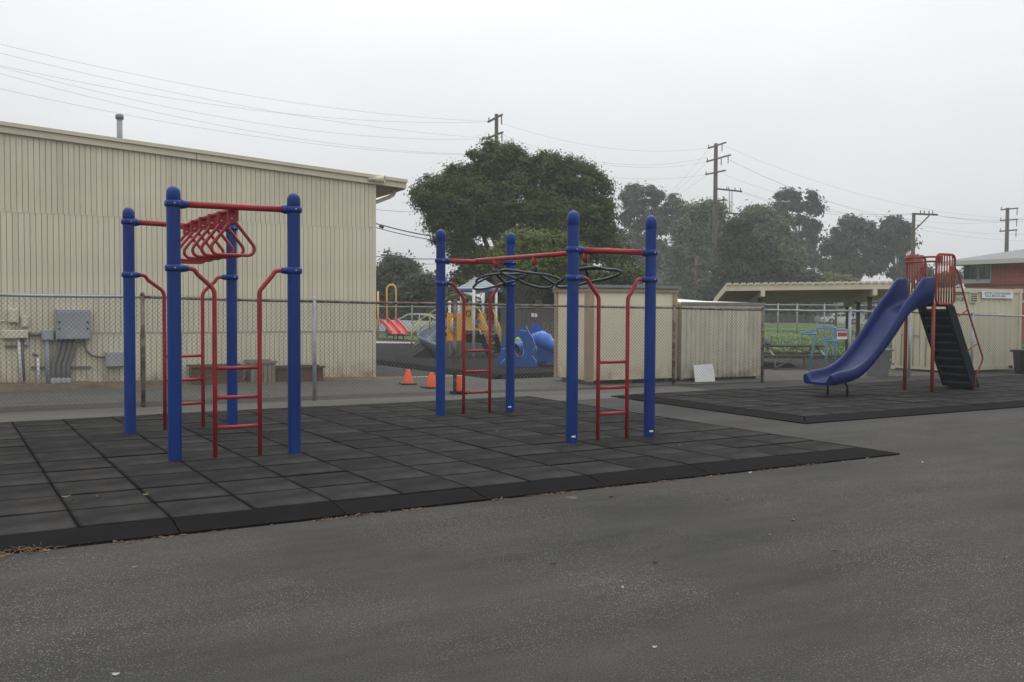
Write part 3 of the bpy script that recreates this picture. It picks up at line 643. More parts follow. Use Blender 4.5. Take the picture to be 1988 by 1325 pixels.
# ------------------------------------------------------------------ overhead climbers
def climber(name, label, feet, post_h, beam_z, coll_z, stickers):
    """feet: four points on the mat, in order left-back, left-front, right-front, right-back"""
    ctr = sum(feet, Vector()) / 4; root = thing(name, label, 'climbing frame', (ctr.x, ctr.y, .06)); R = .063
    for i, p in enumerate(feet):
        b = MB(); pr = [(R, -.06)] + [(R, post_h - .075 - .0)] + [(R * math.cos(a), post_h - .075 + .07 * math.sin(a)) for a in [k * math.pi / 16 for k in range(1, 9)]]
        b.lathe([(R, -.06), (R, .6), (R, 1.2), (R, post_h - .16)], p, 22); po = part('post', b, M['blue'], root)
        b = MB(); b.lathe([(R * 1.0, post_h - .162), (R * 1.035, post_h - .158), (R * 1.035, post_h - .075)] + [(R * 1.035 * math.cos(a), post_h - .075 + .072 * math.sin(a)) for a in [k * math.pi / 16 for k in range(1, 9)]], p, 22); part('post_cap', b, M['blue'], po)
        b = MB(); b.lathe([(R, -.002), (R * 1.16, .0), (R * 1.25, .006), (R * 1.1, .008)], p, 18)
        if i in stickers:
            d = (Vector((0, 0, 0)) - p); d.z = 0; d.normalize(); e = Vector((-d.y, d.x, 0)); d2 = (d + e * stickers[i]).normalized(); e2 = Vector((-d2.y, d2.x, 0))
            q = MB(); ring = []
            for h in (.06, .078): ring.append([p + (d2 * math.cos(a) + e2 * math.sin(a)) * (R + .0015) + UP * h for a in (-.35, -.17, 0, .17, .35)])
            q.loft(ring, closed=False); part('sticker', q, M['sticker'], po)
    def collar(p, z, h, d, stub):
        b = MB(); b.lathe([(R, z - h), (R * 1.22, z - h * .8), (R * 1.28, z - h * .3), (R * 1.28, z + h * .3), (R * 1.22, z + h * .8), (R, z + h)], p, 22)
        b.tube([p + UP * z + d * (R * .9), p + UP * z + d * (R + .02), p + UP * z + d * (R + .06)], [stub * 1.5, stub * 1.45, stub * 1.15], 12); c = part('collar', b, M['blue'], root)
        e = Vector((-d.y, d.x, 0)); s = -1 if e.y > 0 else 1
        b = MB(); b.lathe([(.009, 0), (.009, .006), (.001, .008)], p + UP * z + e * s * R * 1.27 , 8, e * s); part('bolt', b, M['bolt'], c)
    for A, B in ((0, 3), (1, 2)):
        a, b_ = feet[A], feet[B]; d = (b_ - a); L = d.length; d.normalize()
        collar(a, beam_z, .032, d, .03); collar(b_, beam_z, .032, -d, .03); collar(a, coll_z, .032, d, .024); collar(b_, coll_z, .032, -d, .024)
        q = MB(); q.tube([a + UP * beam_z + d * (R + .02), b_ + UP * beam_z - d * (R + .02)], .031, 14); part('cross_beam', q, M['red'], root)
        la = thing_part = None
        for f, s in ((.325, 1), (.7, -1)):
            o = a if s == 1 else b_; dd = d * s; dist = L * (f if s == 1 else 1 - f); x1 = R + .05; zt = coll_z; zb = coll_z - .19
            path = [o + dd * x1 + UP * zt, o + dd * (x1 + .035) + UP * zt]
            for k in range(5):       # upper bend, diagonal, lower bend
                t = k / 4; path.append(o + dd * (x1 + .05 + .05 * t) + UP * (zt - .004 - .05 * t * t))
            for k in range(5):
                t = k / 4; path.append(o + dd * (dist - .035 + .035 * (1 - (1 - t) ** 2)) + UP * (zb + .03 - .075 * t))
            path += [o + dd * dist + UP * .8, o + dd * dist + UP * (-.02)]
            q = MB(); q.tube(path, .0215, 12); part('ladder_rail', q, M['red'], root)
        for z in (.285, .57, .85):
            q = MB(); q.tube([a + d * (L * .325) + UP * z, a + d * (L * .7) + UP * z], .0175, 10); part('rung', q, M['red'], root)
    return root
zt = .06
FL = [G(253, 840, zt), G(340, 894, zt), G(571.5, 879, zt), G(451, 824, zt)]
FR = [G(855, 806, zt), G(1110, 859, zt), G(1260, 848, zt), G(990, 799, zt)]
cl1 = climber('overhead_climber', 'blue and red overhead climber with hanging triangle grips', FL, 2.555, 2.385, 1.79, {})
cl2 = climber('overhead_climber', 'blue and red overhead climber with three black spinning wheels', FR, 2.48, 2.06, 1.76, {1: .35, 2: .45, 3: -.05})
# triangle grips
mf, mbk = (FL[1] + FL[2]) / 2, (FL[0] + FL[3]) / 2; d = (mbk - mf); L = d.length; d.normalize(); e = (FL[2] - FL[1]).normalized(); e = (e - d * e.dot(d)).normalized(); zb = .06 + 2.385 - .06
q = MB(); q.tube([mf + UP * (zb - .025), mf + d * L * .25 + UP * (zb - .01), mf + d * L * .5 + UP * (zb - .005), mf + d * L * .75 + UP * (zb - .01), mbk + UP * (zb - .025)], .024, 12); part('spine_rail', q, M['red'], cl1)
for k in range(6):
    c = mf + d * (.07 + k * .41); t = (.07 + k * .41) / L; z0 = zb - .025 + .02 * math.sin(math.pi * t)
    q = MB(); q.plate([[c + e * .05 + UP * (z0 + .01), c + e * .05 + UP * (z0 - .10), c + e * .03 + UP * (z0 - .125), c - e * .03 + UP * (z0 - .125), c - e * .05 + UP * (z0 - .10), c - e * .05 + UP * (z0 + .01)]], d * .03); pl = part('hanger_plate', q, M['red'], cl1)
    q = MB(); q.lathe([(.011, 0), (.011, .008), (.001, .01)], c - e * .015 + UP * (z0 - .085), 8, -d); part('bolt', q, M['bolt'], pl)
    # rounded triangle
    ap, lo, w = z0 - .085, z0 - .43, .275; corners = [Vector((0, ap)), Vector((w, lo)), Vector((-w, lo))]; rad = [.02, .065, .065]; pts = []
    for i in range(3):
        P0, P1, P2 = corners[i - 1], corners[i], corners[(i + 1) % 3]; a = (P0 - P1).normalized(); b_ = (P2 - P1).normalized(); ca = a.dot(b_); half = math.acos(ca) / 2; r_ = rad[i]; tl = r_ / math.tan(half)
        A, B = P1 + a * tl, P1 + b_ * tl; Cc = P1 + (a + b_).normalized() * (r_ / math.sin(half)); 
        a0 = math.atan2(A.y - Cc.y, A.x - Cc.x); a1 = math.atan2(B.y - Cc.y, B.x - Cc.x); da = (a1 - a0 + math.pi) % (2 * math.pi) - math.pi
        for s in range(7): an = a0 + da * s / 6; pts.append((Cc.x + r_ * math.cos(an), Cc.y + r_ * math.sin(an)))
    q = MB(); q.tube([c + d * .015 + e * x + UP * y for x, y in pts], .0165, 10, closed=True); part('triangle_grip', q, M['red'], cl1)
# wheels
mf, mbk = (FR[1] + FR[2]) / 2, (FR[0] + FR[3]) / 2; d = (mbk - mf); L = d.length; d.normalize(); e = Vector((d.y, -d.x, 0)); zb = .06 + 2.06 - .045
q = MB(); q.tube([mf - d * .0 + UP * (zb + .0), mbk + UP * zb], .029, 14); part('spine_rail', q, M['red'], cl2)
for f, nx, ny, phase in ((.17, -.18, .23, .3), (.52, .2, .2, 1.3), (.83, -.2, .2, .15)):
    c = mf + d * L * f
    q = MB(); q.tube([c + UP * zb, c + UP * (zb - .13)], .028, 12); part('drop_stub', q, M['red'], cl2)
    h = c + UP * (zb - .17); nrm = Vector((nx, ny, 1)).normalized(); X = Vector((1, 0, 0)); X = X - nrm * X.dot(nrm); X.normalize(); Yv = nrm.cross(X)
    q = MB(); q.lathe([(.001, .06), (.034, .055), (.042, .02), (.038, -.02), (.022, -.035), (.001, -.036)], h, 14, nrm); wh = part('wheel', q, M['black_vinyl'], cl2)
    ring = []; NR = 48
    for k in range(NR):
        a = 2 * math.pi * k / NR; r_ = .345 * (1 + .19 * math.cos(3 * (a - phase))); ring.append(h - nrm * .115 + X * r_ * math.cos(a) + Yv * r_ * math.sin(a))
    q = MB(); q.tube(ring, .0165, 10, closed=True); part('ring', q, M['black_vinyl'], wh)
    for k in range(3):
        a = phase + math.pi / 3 + k * 2 * math.pi / 3; r_ = .345 * .83
        q = MB(); q.tube([h - nrm * .02, h - nrm * .075 + (X * math.cos(a) + Yv * math.sin(a)) * r_ * .62, h - nrm * .115 + (X * math.cos(a) + Yv * math.sin(a)) * r_], .015, 8); part('spoke', q, M['black_vinyl'], wh)

# ------------------------------------------------------------------ the big blue slide
SA = 30.0; su, sv = ax(SA); SP = Plane(G(1811, 762, .06), SA); Wd = .60
sl1 = thing('playground_slide', 'dark blue wavy slide with red guard rails and black ladder', 'slide', SP.pt(0, .06))
T3 = lambda a, t, z: SP.pt(a, z, -t)
low = [(1611, 751), (1626, 750), (1645, 746), (1660, 741), (1676, 732), (1692, 716), (1708, 697), (1722, 679), (1737, 658), (1750, 638), (1762, 618), (1773, 607), (1785, 600), (1797, 595), (1808, 592)]
rim = [(1617, 727), (1632, 722), (1650, 719), (1664, 714), (1680, 703), (1695, 688), (1708, 670), (1720, 653), (1733, 633), (1746, 612), (1756, 594), (1766, 580), (1778, 565), (1788, 550), (1796, 539), (1809, 538)]
lo_ = sorted(SP.at(*p) for p in low); ri_ = sorted(SP.at(*p) for p in rim)
def interp(T, x):
    if x <= T[0][0]: return T[0][1]
    for (x0, y0), (x1, y1) in zip(T, T[1:]):
        if x <= x1: return y0 + (y1 - y0) * (x - x0) / max(1e-6, x1 - x0)
    return T[-1][1]
def smooth_i(T, x): return sum(interp(T, x + k * .05) for k in (-1, 0, 1)) / 3
xs_ = lo_[0][0] + .05; xe = -.02; rings = []; NS = 56
for k in range(NS + 1):
    f = k / NS; x = xs_ + (xe - xs_) * f; zl = smooth_i(lo_, x); zr = max(zl + .16, smooth_i(ri_, x) if f < .88 else interp(ri_, x)); 
    if f < .04: zr = zl + .17 + (zr - zl - .17) * (f / .04)
    bed = zl + .045; R_ = []
    sec = [(.0, zl + .04), (-.012, (zl + zr) / 2), (-.005, zr - .03), (.012, zr - .006), (.035, zr), (.06, zr - .012), (.075, zr - .05), (.085, bed + .09), (.105, bed + .035), (.15, bed + .004), (.3, bed)]
    for t, z in sec: R_.append(T3(x, t, max(z, zl + .035)))
    for t, z in sec[-2::-1]: R_.append(T3(x, Wd - t, max(z, zl + .035)))
    R_ += [T3(x, Wd - .03, zl + .01), T3(x, Wd * .5, zl), T3(x, .03, zl + .01)]
    rings.append(R_)
b = MB(); b.loft(rings, closed=True, cap=True); part('chute', b, M['slide_blue'], sl1)
PZ = 1.60
for t, nm in ((.02, 'near'), (Wd - .02, 'far')):
    b = MB(); b.tube([T3(.0, t, 0.02), T3(.0, t, PZ + .02)], .032, 12); part('leg', b, M['slide_red'], sl1)
b = MB(); b.box(T3(.24, Wd / 2, PZ - .02), (.56, Wd - .02, .05), (su, sv, UP)); part('platform', b, M['ladder'], sl1)
for t in (.0, Wd):
    fr = thing_p = None
    x0, x1, z0, z1, r_ = .03, .53, PZ + .0, PZ + .87, .09; P = []
    for (cx, cz, a0) in ((x1 - r_, z1 - r_, 0), (x0 + r_, z1 - r_, 90), (x0 + r_, z0 + r_, 180), (x1 - r_, z0 + r_, 270)):
        for k in range(6): a = math.radians(a0 + 18 * k); P.append(T3(cx + r_ * math.cos(a), t, cz + r_ * math.sin(a)))
    b = MB(); b.tube(P, .021, 10, closed=True); g = part('guard_panel', b, M['slide_red'], sl1)
    for k in range(6):
        x = x0 + (x1 - x0) * (k + 1) / 7; b = MB(); b.tube([T3(x, t, z0 + .01), T3(x, t, z1 - .01)], .0135, 8); part('bar', b, M['slide_red'], g)
    for (xx, zz) in ((x0 + .1, z1 - .09), (x1 - .07, z1 - .26)):
        b = MB(); b.box(T3(xx, t, zz), (.11, .03, .12), (su, sv, UP)); part('bracket_plate', b, M['slide_red'], g)
for dz in (-.05, -.13):
    b = MB(); b.tube([T3(.0 + .03, 0, PZ + .87 + dz), T3(-.06, .03, PZ + .87 + dz), T3(-.07, .1, PZ + .87 + dz), T3(-.07, Wd - .1, PZ + .87 + dz), T3(-.06, Wd - .03, PZ + .87 + dz), T3(.03, Wd, PZ + .87 + dz)], .017, 8); part('hand_bar', b, M['slide_red'], sl1)
(sT, _), (sB, _) = SP.at(1852, 592), SP.at(1901, 756); xT, xB, zT, zB = sT - .1, sB - .1, PZ - .03, .1
for t in (.01, Wd - .01):
    b = MB(); w = .1
    b.hexa([T3(xT - w, t - .02, zT), T3(xT + w, t - .02, zT), T3(xT + w, t + .02, zT), T3(xT - w, t + .02, zT), T3(xB - w, t - .02, zB), T3(xB + w, t - .02, zB), T3(xB + w, t + .02, zB), T3(xB - w, t + .02, zB)]); part('ladder_side', b, M['ladder'], sl1)
    b = MB(); b.tube([T3(xB - .03, t, 0.02), T3(xB - .03, t, .2)], .02, 8); part('foot', b, M['slide_red'], sl1)
for k in range(10):
    f = (k + .5) / 10; x = xT + (xB - xT) * f; z = zT + (zB - zT) * f
    b = MB(); b.box(T3(x, Wd / 2, z), (.19, Wd - .062, .035), (su, sv, UP)); b2 = MB(); b2.box(T3(x + .055, Wd / 2, z - .09), (.025, Wd - .062, .142), (su, sv, UP)); tr = part('tread', b, M['tread'], sl1); part('tread_back', b2, M['ladder'], tr)
for t, s in ((.0, -1), (Wd, 1)):
    ho = .03 * s
    hr = [SP.at(*q) for q in ((1854, 521), (1857, 529), (1876, 602), (1904, 691), (1905, 697), (1902, 706), (1894, 724), (1893, 730), (1893, 757))]
    P = [T3(a_, t + (ho if 0 < k_ < 7 else 0), z_) for k_, (a_, z_) in enumerate(hr)]
    b = MB(); b.tube(P, .017, 8); part('handrail', b, M['slide_red'], sl1)
    for q0, q1 in (((1876, 602), (1858, 616)), ((1895, 667), (1877, 682))):
        (a0_, z0_), (a1_, z1_) = SP.at(*q0), SP.at(*q1); b = MB(); b.tube([T3(a0_, t + ho, z0_), T3(a1_ - .04, t, z1_ - .02)], .012, 6); part('rail_strut', b, M['slide_red'], sl1)
x = lo_[2][0]
b = MB(); b.tube([G(1607, 767, .06) - UP * .03, G(1607, 767, .06) + UP * .17], .02, 8); part('exit_leg', b, M['ladder'], sl1)
p = G(1645, 770, .06); b = MB(); b.tube([p - UP * .03, p + UP * .15, p - su * .02 + UP * .19, p - su * .07 + UP * .23], .02, 8); part('exit_leg', b, M['ladder'], sl1)

# ------------------------------------------------------------------ sheds
S1 = Plane((1.48, 18.75), 26); hz1 = 1.87
sh = thing('storage_shed', 'cream storage shed with tan corner trim and flat roof', 'shed', S1.pt(0, .0))
w1 = S1.at(1312, 700)[0]; lw = 1.34; zb = .09
def s1box(a0, a1, n0, n1, z0, z1, nm, m):
    b = MB(); b.box(S1.pt((a0 + a1) / 2, (z0 + z1) / 2, (n0 + n1) / 2), (a1 - a0, n1 - n0, z1 - z0), (S1.u, S1.n, UP)); return part(nm, b, M[m], sh)
s1box(0.01, w1 - .01, -lw, -.01, zb, hz1, 'wall', 'shed_panel')
for a0, a1, n0, n1 in ((-.015, .11, -.02, .02), (w1 - .085, w1 + .015, -.02, .02), (-.02, .02, -.13, -.021), (-.02, .02, -lw - .02, -lw + .09)):
    s1box(a0, a1, n0, n1, zb - .02, hz1 - .002, 'corner_trim', 'shed_trim')
s1box(-.04, w1 + .04, .021, .04, hz1 - .05, hz1 + .02, 'eave_trim', 'shed_trim'); s1box(-.04, -.021, -lw - .05, .02, hz1 - .05, hz1 + .02, 'eave_trim', 'shed_trim')
s1box(-.07, w1 + .07, -lw - .07, .07, hz1 + .022, hz1 + .085, 'roof', 'flash')
for k in range(4):
    a0 = w1 * k / 4; s1box(a0 + .01, a0 + w1 / 4 - .01, .071, .079, hz1 + .028, hz1 + .082, 'roof_edge_flashing', 'flash')
for a0 in (.15, w1 / 2, w1 - .15): s1box(a0 - .05, a0 + .05, -lw + .1, -.1, 0, zb - .002, 'skid', 'wood_grey')

S2 = Plane(S1.pt(w1 + .16, 0, -.02), 26); w2 = S2.at(1479, 690)[0]; zf = 1.575
s2 = thing('storage_shed', 'weathered ribbed metal shed with pale low pitched roof', 'shed', S2.pt(0, 0))
def s2box(a0, a1, n0, n1, z0, z1, nm, m):
    b = MB(); b.box(S2.pt((a0 + a1) / 2, (z0 + z1) / 2, (n0 + n1) / 2), (a1 - a0, n1 - n0, z1 - z0), (S2.u, S2.n, UP)); return part(nm, b, M[m], s2)
s2box(0, w2, -2.0, -.03, .07, zf, 'wall', 'shed_metal')
nr = 18; rw = w2 / nr
for k in range(nr):
    b = MB(); a = k * rw
    b.hexa([S2.pt(a + .006, .07, -.029), S2.pt(a + rw - .006, .07, -.029), S2.pt(a + rw * .8, .07, -.008), S2.pt(a + rw * .2, .07, -.008), S2.pt(a + .006, zf - .06, -.029), S2.pt(a + rw - .006, zf - .06, -.029), S2.pt(a + rw * .8, zf - .06, -.008), S2.pt(a + rw * .2, zf - .06, -.008)]); part('ribbed_panel', b, M['shed_metal'], s2)
s2box(-.012, .05, -.06, .006, .05, zf - .02, 'corner_strip', 'shed_metal'); s2box(w2 - .045, w2 + .012, -.06, .006, .05, zf - .02, 'corner_strip', 'shed_metal')
s2box(-.02, w2 + .02, -.007, .012, zf - .058, zf - .005, 'head_trim', 'shed_metal')
b = MB(); zr = 1.80
b.hexa([S2.pt(-.05, zf, .03), S2.pt(w2 + .05, zf, .03), S2.pt(w2 + .05, zf + .03, -2.05), S2.pt(-.05, zr - .06, -2.05), S2.pt(-.05, zf + .05, .03), S2.pt(w2 + .05, zf + .05, .03), S2.pt(w2 + .05, zf + .1, -2.05), S2.pt(-.05, zr, -2.05)]); part('roof', b, M['roof_pale'], s2)
for a0, a1 in ((-.055, w2 * .52), (w2 * .525, w2 * .64), (w2 * .645, w2 + .055)):
    s2box(a0, a1, .031, .042, zf - .002, zf + .058, 'roof_edge_flashing', 'flash')
s2box(.05, w2 - .05, -1.9, -.12, 0, .068, 'skid', 'wood_grey')
# white board leaning on the ribbed shed
bp = Plane(S2.pt(0, 0, .16), 26); a0, zt_ = bp.at(1346, 710); a1, _ = bp.at(1384, 750); b = MB()
b.plate([[bp.pt(a0, .01, .06), bp.pt(a1, .01, .06), bp.pt(a1 + .045, zt_ + .02, -.08), bp.pt(a0 + .055, zt_, -.08)]], bp.n * .015)
solo('leaning_board', b, M['peel'], 'peeling white board leaning against the ribbed shed', 'board', bp.pt(a0, 0))

# ------------------------------------------------------------------ shade canopy, furniture behind the fence
cu, cv = (Vector((.993, -.12, 0)), Vector((.12, .993, 0))); o0 = D(1409, 555, 25.6); LW = 4.72; DP = 3.7
zA, zB_ = o0.z, o0.z + .07; drop = .36
def cp(a, d, dz=0): return Vector((o0.x, o0.y, 0)) + cu * a + cv * d + UP * (zA + (zB_ - zA) * a / 4.6 - drop * d / DP + dz)
can = thing('shade_canopy', 'cream shade canopy with slatted top beyond the fence', 'canopy', (o0.x, o0.y, 0))
def cbox(a0, a1, d0, d1, z0, z1, nm, m):
    b = MB(); b.hexa([cp(a0, d0, z0), cp(a1, d0, z0), cp(a1, d1, z0), cp(a0, d1, z0), cp(a0, d0, z1), cp(a1, d0, z1), cp(a1, d1, z1), cp(a0, d1, z1)]); return part(nm, b, M[m], can)
cbox(0, LW, 0, .06, -.14, .01, 'front_fascia', 'fascia'); cbox(0, .06, .061, DP, -.14, .01, 'side_fascia', 'fascia'); cbox(.061, LW, DP - .06, DP, -.1, .01, 'back_fascia', 'fascia')
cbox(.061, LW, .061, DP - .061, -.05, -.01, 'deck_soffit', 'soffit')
for k in range(25): cbox(.02 + k * .186, .02 + k * .186 + .125, -.05, DP + .03, .012, .065, 'slat', 'fascia')
for a in (.95, 3.78):
    cbox(a - .05, a + .05, -.12, DP - .3, -.31, -.142, 'beam', 'fascia')
    for dd in (.45, 1.75, 3.05):
        p = cp(a, dd, -.312); b = MB(); b.box(Vector((p.x, p.y, p.z / 2)), (.09, .09, p.z), (cu, cv, UP)); po = part('post', b, M['pole'], can)
        b = MB(); b.box(p + UP * .01 + cu * .0, (.1, .22, .06), (cu, cv, UP)); part('post_cap', b, M['pole'], po)
# picnic table
pt = D(1545, 690, 24.6); pt.z = 0; tb = thing('picnic_table', 'dark picnic table with pipe legs behind the fence', 'picnic table', pt); tu, tv = ax(4)
def tbox(a0, a1, d0, d1, z0, z1, nm, m):
    b = MB(); b.box(pt + tu * (a0 + a1) / 2 + tv * (d0 + d1) / 2 + UP * (z0 + z1) / 2, (a1 - a0, d1 - d0, z1 - z0), (tu, tv, UP)); return part(nm, b, M[m], tb)
for k in range(4): tbox(-1.1, .68, -.36 + k * .18, -.36 + k * .18 + .165, .545, .585, 'top_board', 'wood_table')
for d0 in (-.85, .62):
    for k in range(2): tbox(-1.1, .92, d0 + k * .13, d0 + k * .13 + .12, .32, .365, 'seat_board', 'wood_table')
for a in (-.8, .5):
    for s in (-1, 1):
        b = MB(); b.tube([pt + tu * a + tv * s * .1 + UP * .54, pt + tu * a + tv * s * .78 + UP * .31, pt + tu * a + tv * s * .72 + UP * .0], .024, 8); part('leg', b, M['galv'], tb)
    b = MB(); b.tube([pt + tu * a - tv * .3 + UP * .52, pt + tu * (-.15) + UP * .05 - tv * .3 if False else pt + tu * (-.15) - tv * .05 + UP * .32, ], .016, 6); part('brace', b, M['galv'], tb)
    b = MB(); b.tube([pt + tu * (-.15) - tv * .3 + UP * .53, pt + tu * a - tv * .6 + UP * .3], .016, 6); part('brace', b, M['pole'], tb)
    b = MB(); b.tube([pt + tu * (a * .3) - tv * .7 + UP * .31, pt + tu * a - tv * .7 + UP * .04], .016, 6); part('brace', b, M['galv'], tb)
bk = pt + tu * (-.78) + UP * .585; b = MB(); b.lathe([(.001, 0), (.11, .0), (.13, .06), (.125, .13), (.09, .19), (.03, .215), (.001, .22)], bk, 12); b.lathe([(.05, 0), (.055, .07), (.03, .1), (.001, .11)], bk + Vector((.04, -.1, .03)), 8)
solo('school_bag', b, M['bin'], 'small grey bag left on the picnic table', 'bag', bk)
# tower of ball hoops
hp = D(1612, 640, 21.6); hp.z = 0; hoop = thing('hoop_tower', 'light blue ball hoop tower with several rings behind the slide', 'hoop tower', hp)
def hpt(x_, y_, Y=21.6): return D(x_, y_, Y)
b = MB(); b.tube([Vector((hpt(1622, 640).x, 21.6, 0)), hpt(1622, 637)], .03, 10); part('post', b, M['hoop'], hoop)
b = MB(); b.tube([Vector((hpt(1604, 700, 21.3).x, 21.3, 0)), hpt(1604, 664, 21.3)], .026, 10); part('post', b, M['hoop'], hoop)
b = MB(); b.tube([hpt(1568, 733, 21.4), hpt(1585, 640, 21.6)], .02, 8); part('brace', b, M['hoop'], hoop)
for x_, y_, Y, r_ in ((1570, 647.5, 21.5, .165), (1604, 636.5, 21.55, .2), (1608, 661, 21.25, .17), (1636, 641.5, 21.6, .12)):
    c = hpt(x_, y_, Y); b = MB(); b.tube([c + Vector((math.cos(a) * r_, math.sin(a) * r_, math.sin(a) * r_ * .1)) for a in [k * math.pi / 10 for k in range(20)]], .017, 8, closed=True); rg = part('ring', b, M['hoop'], hoop)
    for a in (0, 2.1, 4.2):
        b = MB(); b.tube([c + Vector((math.cos(a) * r_, math.sin(a) * r_, 0)), c + Vector((math.cos(a) * r_ * .2, math.sin(a) * r_ * .2, -.01))], .008, 6); part('spoke', b, M['hoop'], rg)
c = hpt(1604, 636.5, 21.55); b = MB()
for k in range(10):
    a = k * math.pi / 5
    for s in (-1, 1): b.tube([c + Vector((math.cos(a) * .19, math.sin(a) * .19, 0)), c + Vector((math.cos(a + s * .5) * .15, math.sin(a + s * .5) * .15, -.11)), c + Vector((math.cos(a) * .12, math.sin(a) * .12, -.22))], .004, 4)
o = part('net', b, M['net'], hoop, stuff=True)
# red and white notice on the fence
fp = Plane(FP[8] - FV * .06, 25); a0, z0 = fp.at(1625, 659); a1, z1 = fp.at(1645, 644); sg = thing('notice_sign', 'small red and white notice hung on the fence', 'sign', fp.pt(a0, z0))
b = MB(); b.box(fp.pt((a0 + a1) / 2, (z0 + z1) / 2), (a1 - a0, .006, z1 - z0), (fp.u, fp.n, UP)); part('board', b, M['white'], sg)
b = MB(); b.box(fp.pt((a0 + a1) / 2, (z0 + z1) / 2 + .02, .006), (a1 - a0 - .03, .005, (z1 - z0) * .55), (fp.u, fp.n, UP)); part('red_field', b, M['signred'], sg)
# bins
def bin_(name, label, p, w, h, m, lid):
    t = thing(name, label, 'bin', p); b = MB(); rings = []
    for z, k in ((0, .84), (.02, .86), (h * .94, 1.0), (h, 1.0)):
        R_ = []; hw = w / 2 * k; c = .05
        for sx, sy in ((1, 1), (-1, 1), (-1, -1), (1, -1)):
            pr_ = [(sx * hw, sy * (hw - c)), (sx * (hw - c), sy * hw)]
            R_ += pr_ if sx * sy > 0 else pr_[::-1]
        rings.append([p + FU * x + FV * y + UP * z for x, y in R_])
    b.loft(rings, cap=True, smooth=False); part('bin_body', b, M[m], t)
    b = MB(); b.bbox(p + UP * (h + .015), (w + .05, w + .05, .05), (FU, FV, UP), .02); part(lid, b, M[m], t); return t
p = Vector((8.24, 21.8, 0)); bin_('trash_bin', 'grey plastic trash bin behind the fence, below the slide', p, .44, .58, 'bin', 'rim')
p = D(1990, 700, 23.0); p.z = 0; bin_('trash_bin', 'black lidded wheelie bin at the container corner', p, .42, .52, 'black', 'lid')

# ------------------------------------------------------------------ shipping container
CP = Plane(D(1842, 640, 22.7)[:2], 28.0); cL = 0.0; cR = CP.at(1982, 640)[0]; CE = Plane(CP.p, 118.0); cW = 0.0
while (994 + FPX * CE.pt(cW, 1).x / CE.pt(cW, 1).y) > 1733: cW += .02
zc = CP.at(1872, 560)[1]; zcb = .06
ct = thing('shipping_container', 'cream shipping container with stencilled numbers and louvred vent', 'container', CP.pt(cL, 0))
E_ = (CP.u, CP.n, UP)
def cbx(a0, a1, n0, n1, z0, z1, nm, m='container', par=None):
    b = MB(); b.box(CP.pt((a0 + a1) / 2, (z0 + z1) / 2, (n0 + n1) / 2), (a1 - a0, n1 - n0, z1 - z0), E_); return part(nm, b, M[m], par or ct)
b = MB(); sec = []; a = cL + .1; pitch = .2
while a < cR - .1 - pitch:
    sec += [(a, -.01), (a + pitch * .3, -.01), (a + pitch * .45, -.03), (a + pitch * .85, -.03)]; a += pitch
sec.append((cR - .1, -.01)); b.loft([[CP.pt(x, zcb + .1, n) for x, n in sec], [CP.pt(x, zc - .09, n) for x, n in sec]], closed=False, smooth=False); part('corrugated_side', b, M['container'], ct)
cbx(cL + .04, cR - .05, -cW + .05, -.045, zcb + .05, zc - .02, 'body')
cbx(cL + .1, cR - .1, -.08, .012, zc - .09, zc, 'top_rail'); cbx(cL + .1, cR - .1, -.08, .012, zcb, zcb + .1, 'bottom_rail')
cbx(cL - .012, cL + .08, -cW + .1, -.1, zc - .09, zc, 'door_header'); cbx(cL - .012, cL + .08, -cW + .1, -.1, zcb, zcb + .1, 'door_sill')
for k in range(2):
    n0 = -.11 - k * (cW - .2) / 2; n1 = n0 - (cW - .24) / 2; dr = cbx(cL + .005, cL + .039, n1, n0, zcb + .11, zc - .1, 'door')
    for f in (.25, .75):
        nn_ = n0 + (n1 - n0) * f; b = MB(); b.tube([CP.pt(cL - .015, zcb + .06, nn_), CP.pt(cL - .015, zc - .05, nn_)], .014, 8); part('lock_rod', b, M['container'], dr)
        b = MB(); b.bar(CP.pt(cL - .03, zcb + .75 + .08 * k, nn_), CP.pt(cL - .03, zcb + .72 + .08 * k, nn_ + .2), .012, .03); part('handle', b, M['galv'], dr)
for e, n_ in ((cL, 0), (cR - .1, 0), (cL, -cW + .1)):
    cbx(e + .002, e + .098, n_ - .098, n_ + .016 if n_ == 0 else n_ - .002, zcb + .101, zc - .091, 'corner_post')
    for z in (zcb - .04, zc - .09): cbx(e - .014, e + .12, n_ - .12, n_ + .022 if n_ == 0 else n_ + .0, z, z + .1, 'corner_casting')
ps = CP.at(1961, 718)[0]; cbx(ps - .08, ps + .08, .013, .017, zcb + .01, zcb + .085, 'fork_pocket', 'black')
a0, z1 = CP.at(1882, 568); a1, z0 = CP.at(1895, 588); v_ = cbx(a0, a1, -.011, .03, z0, z1, 'vent')
for k in range(4):
    zz = z1 - (z1 - z0) * (k + .75) / 4.6; cbx(a0 + .015, a1 - .012, .0305, .034, zz - .012, zz + .014, 'louvre_slot', 'black', v_)
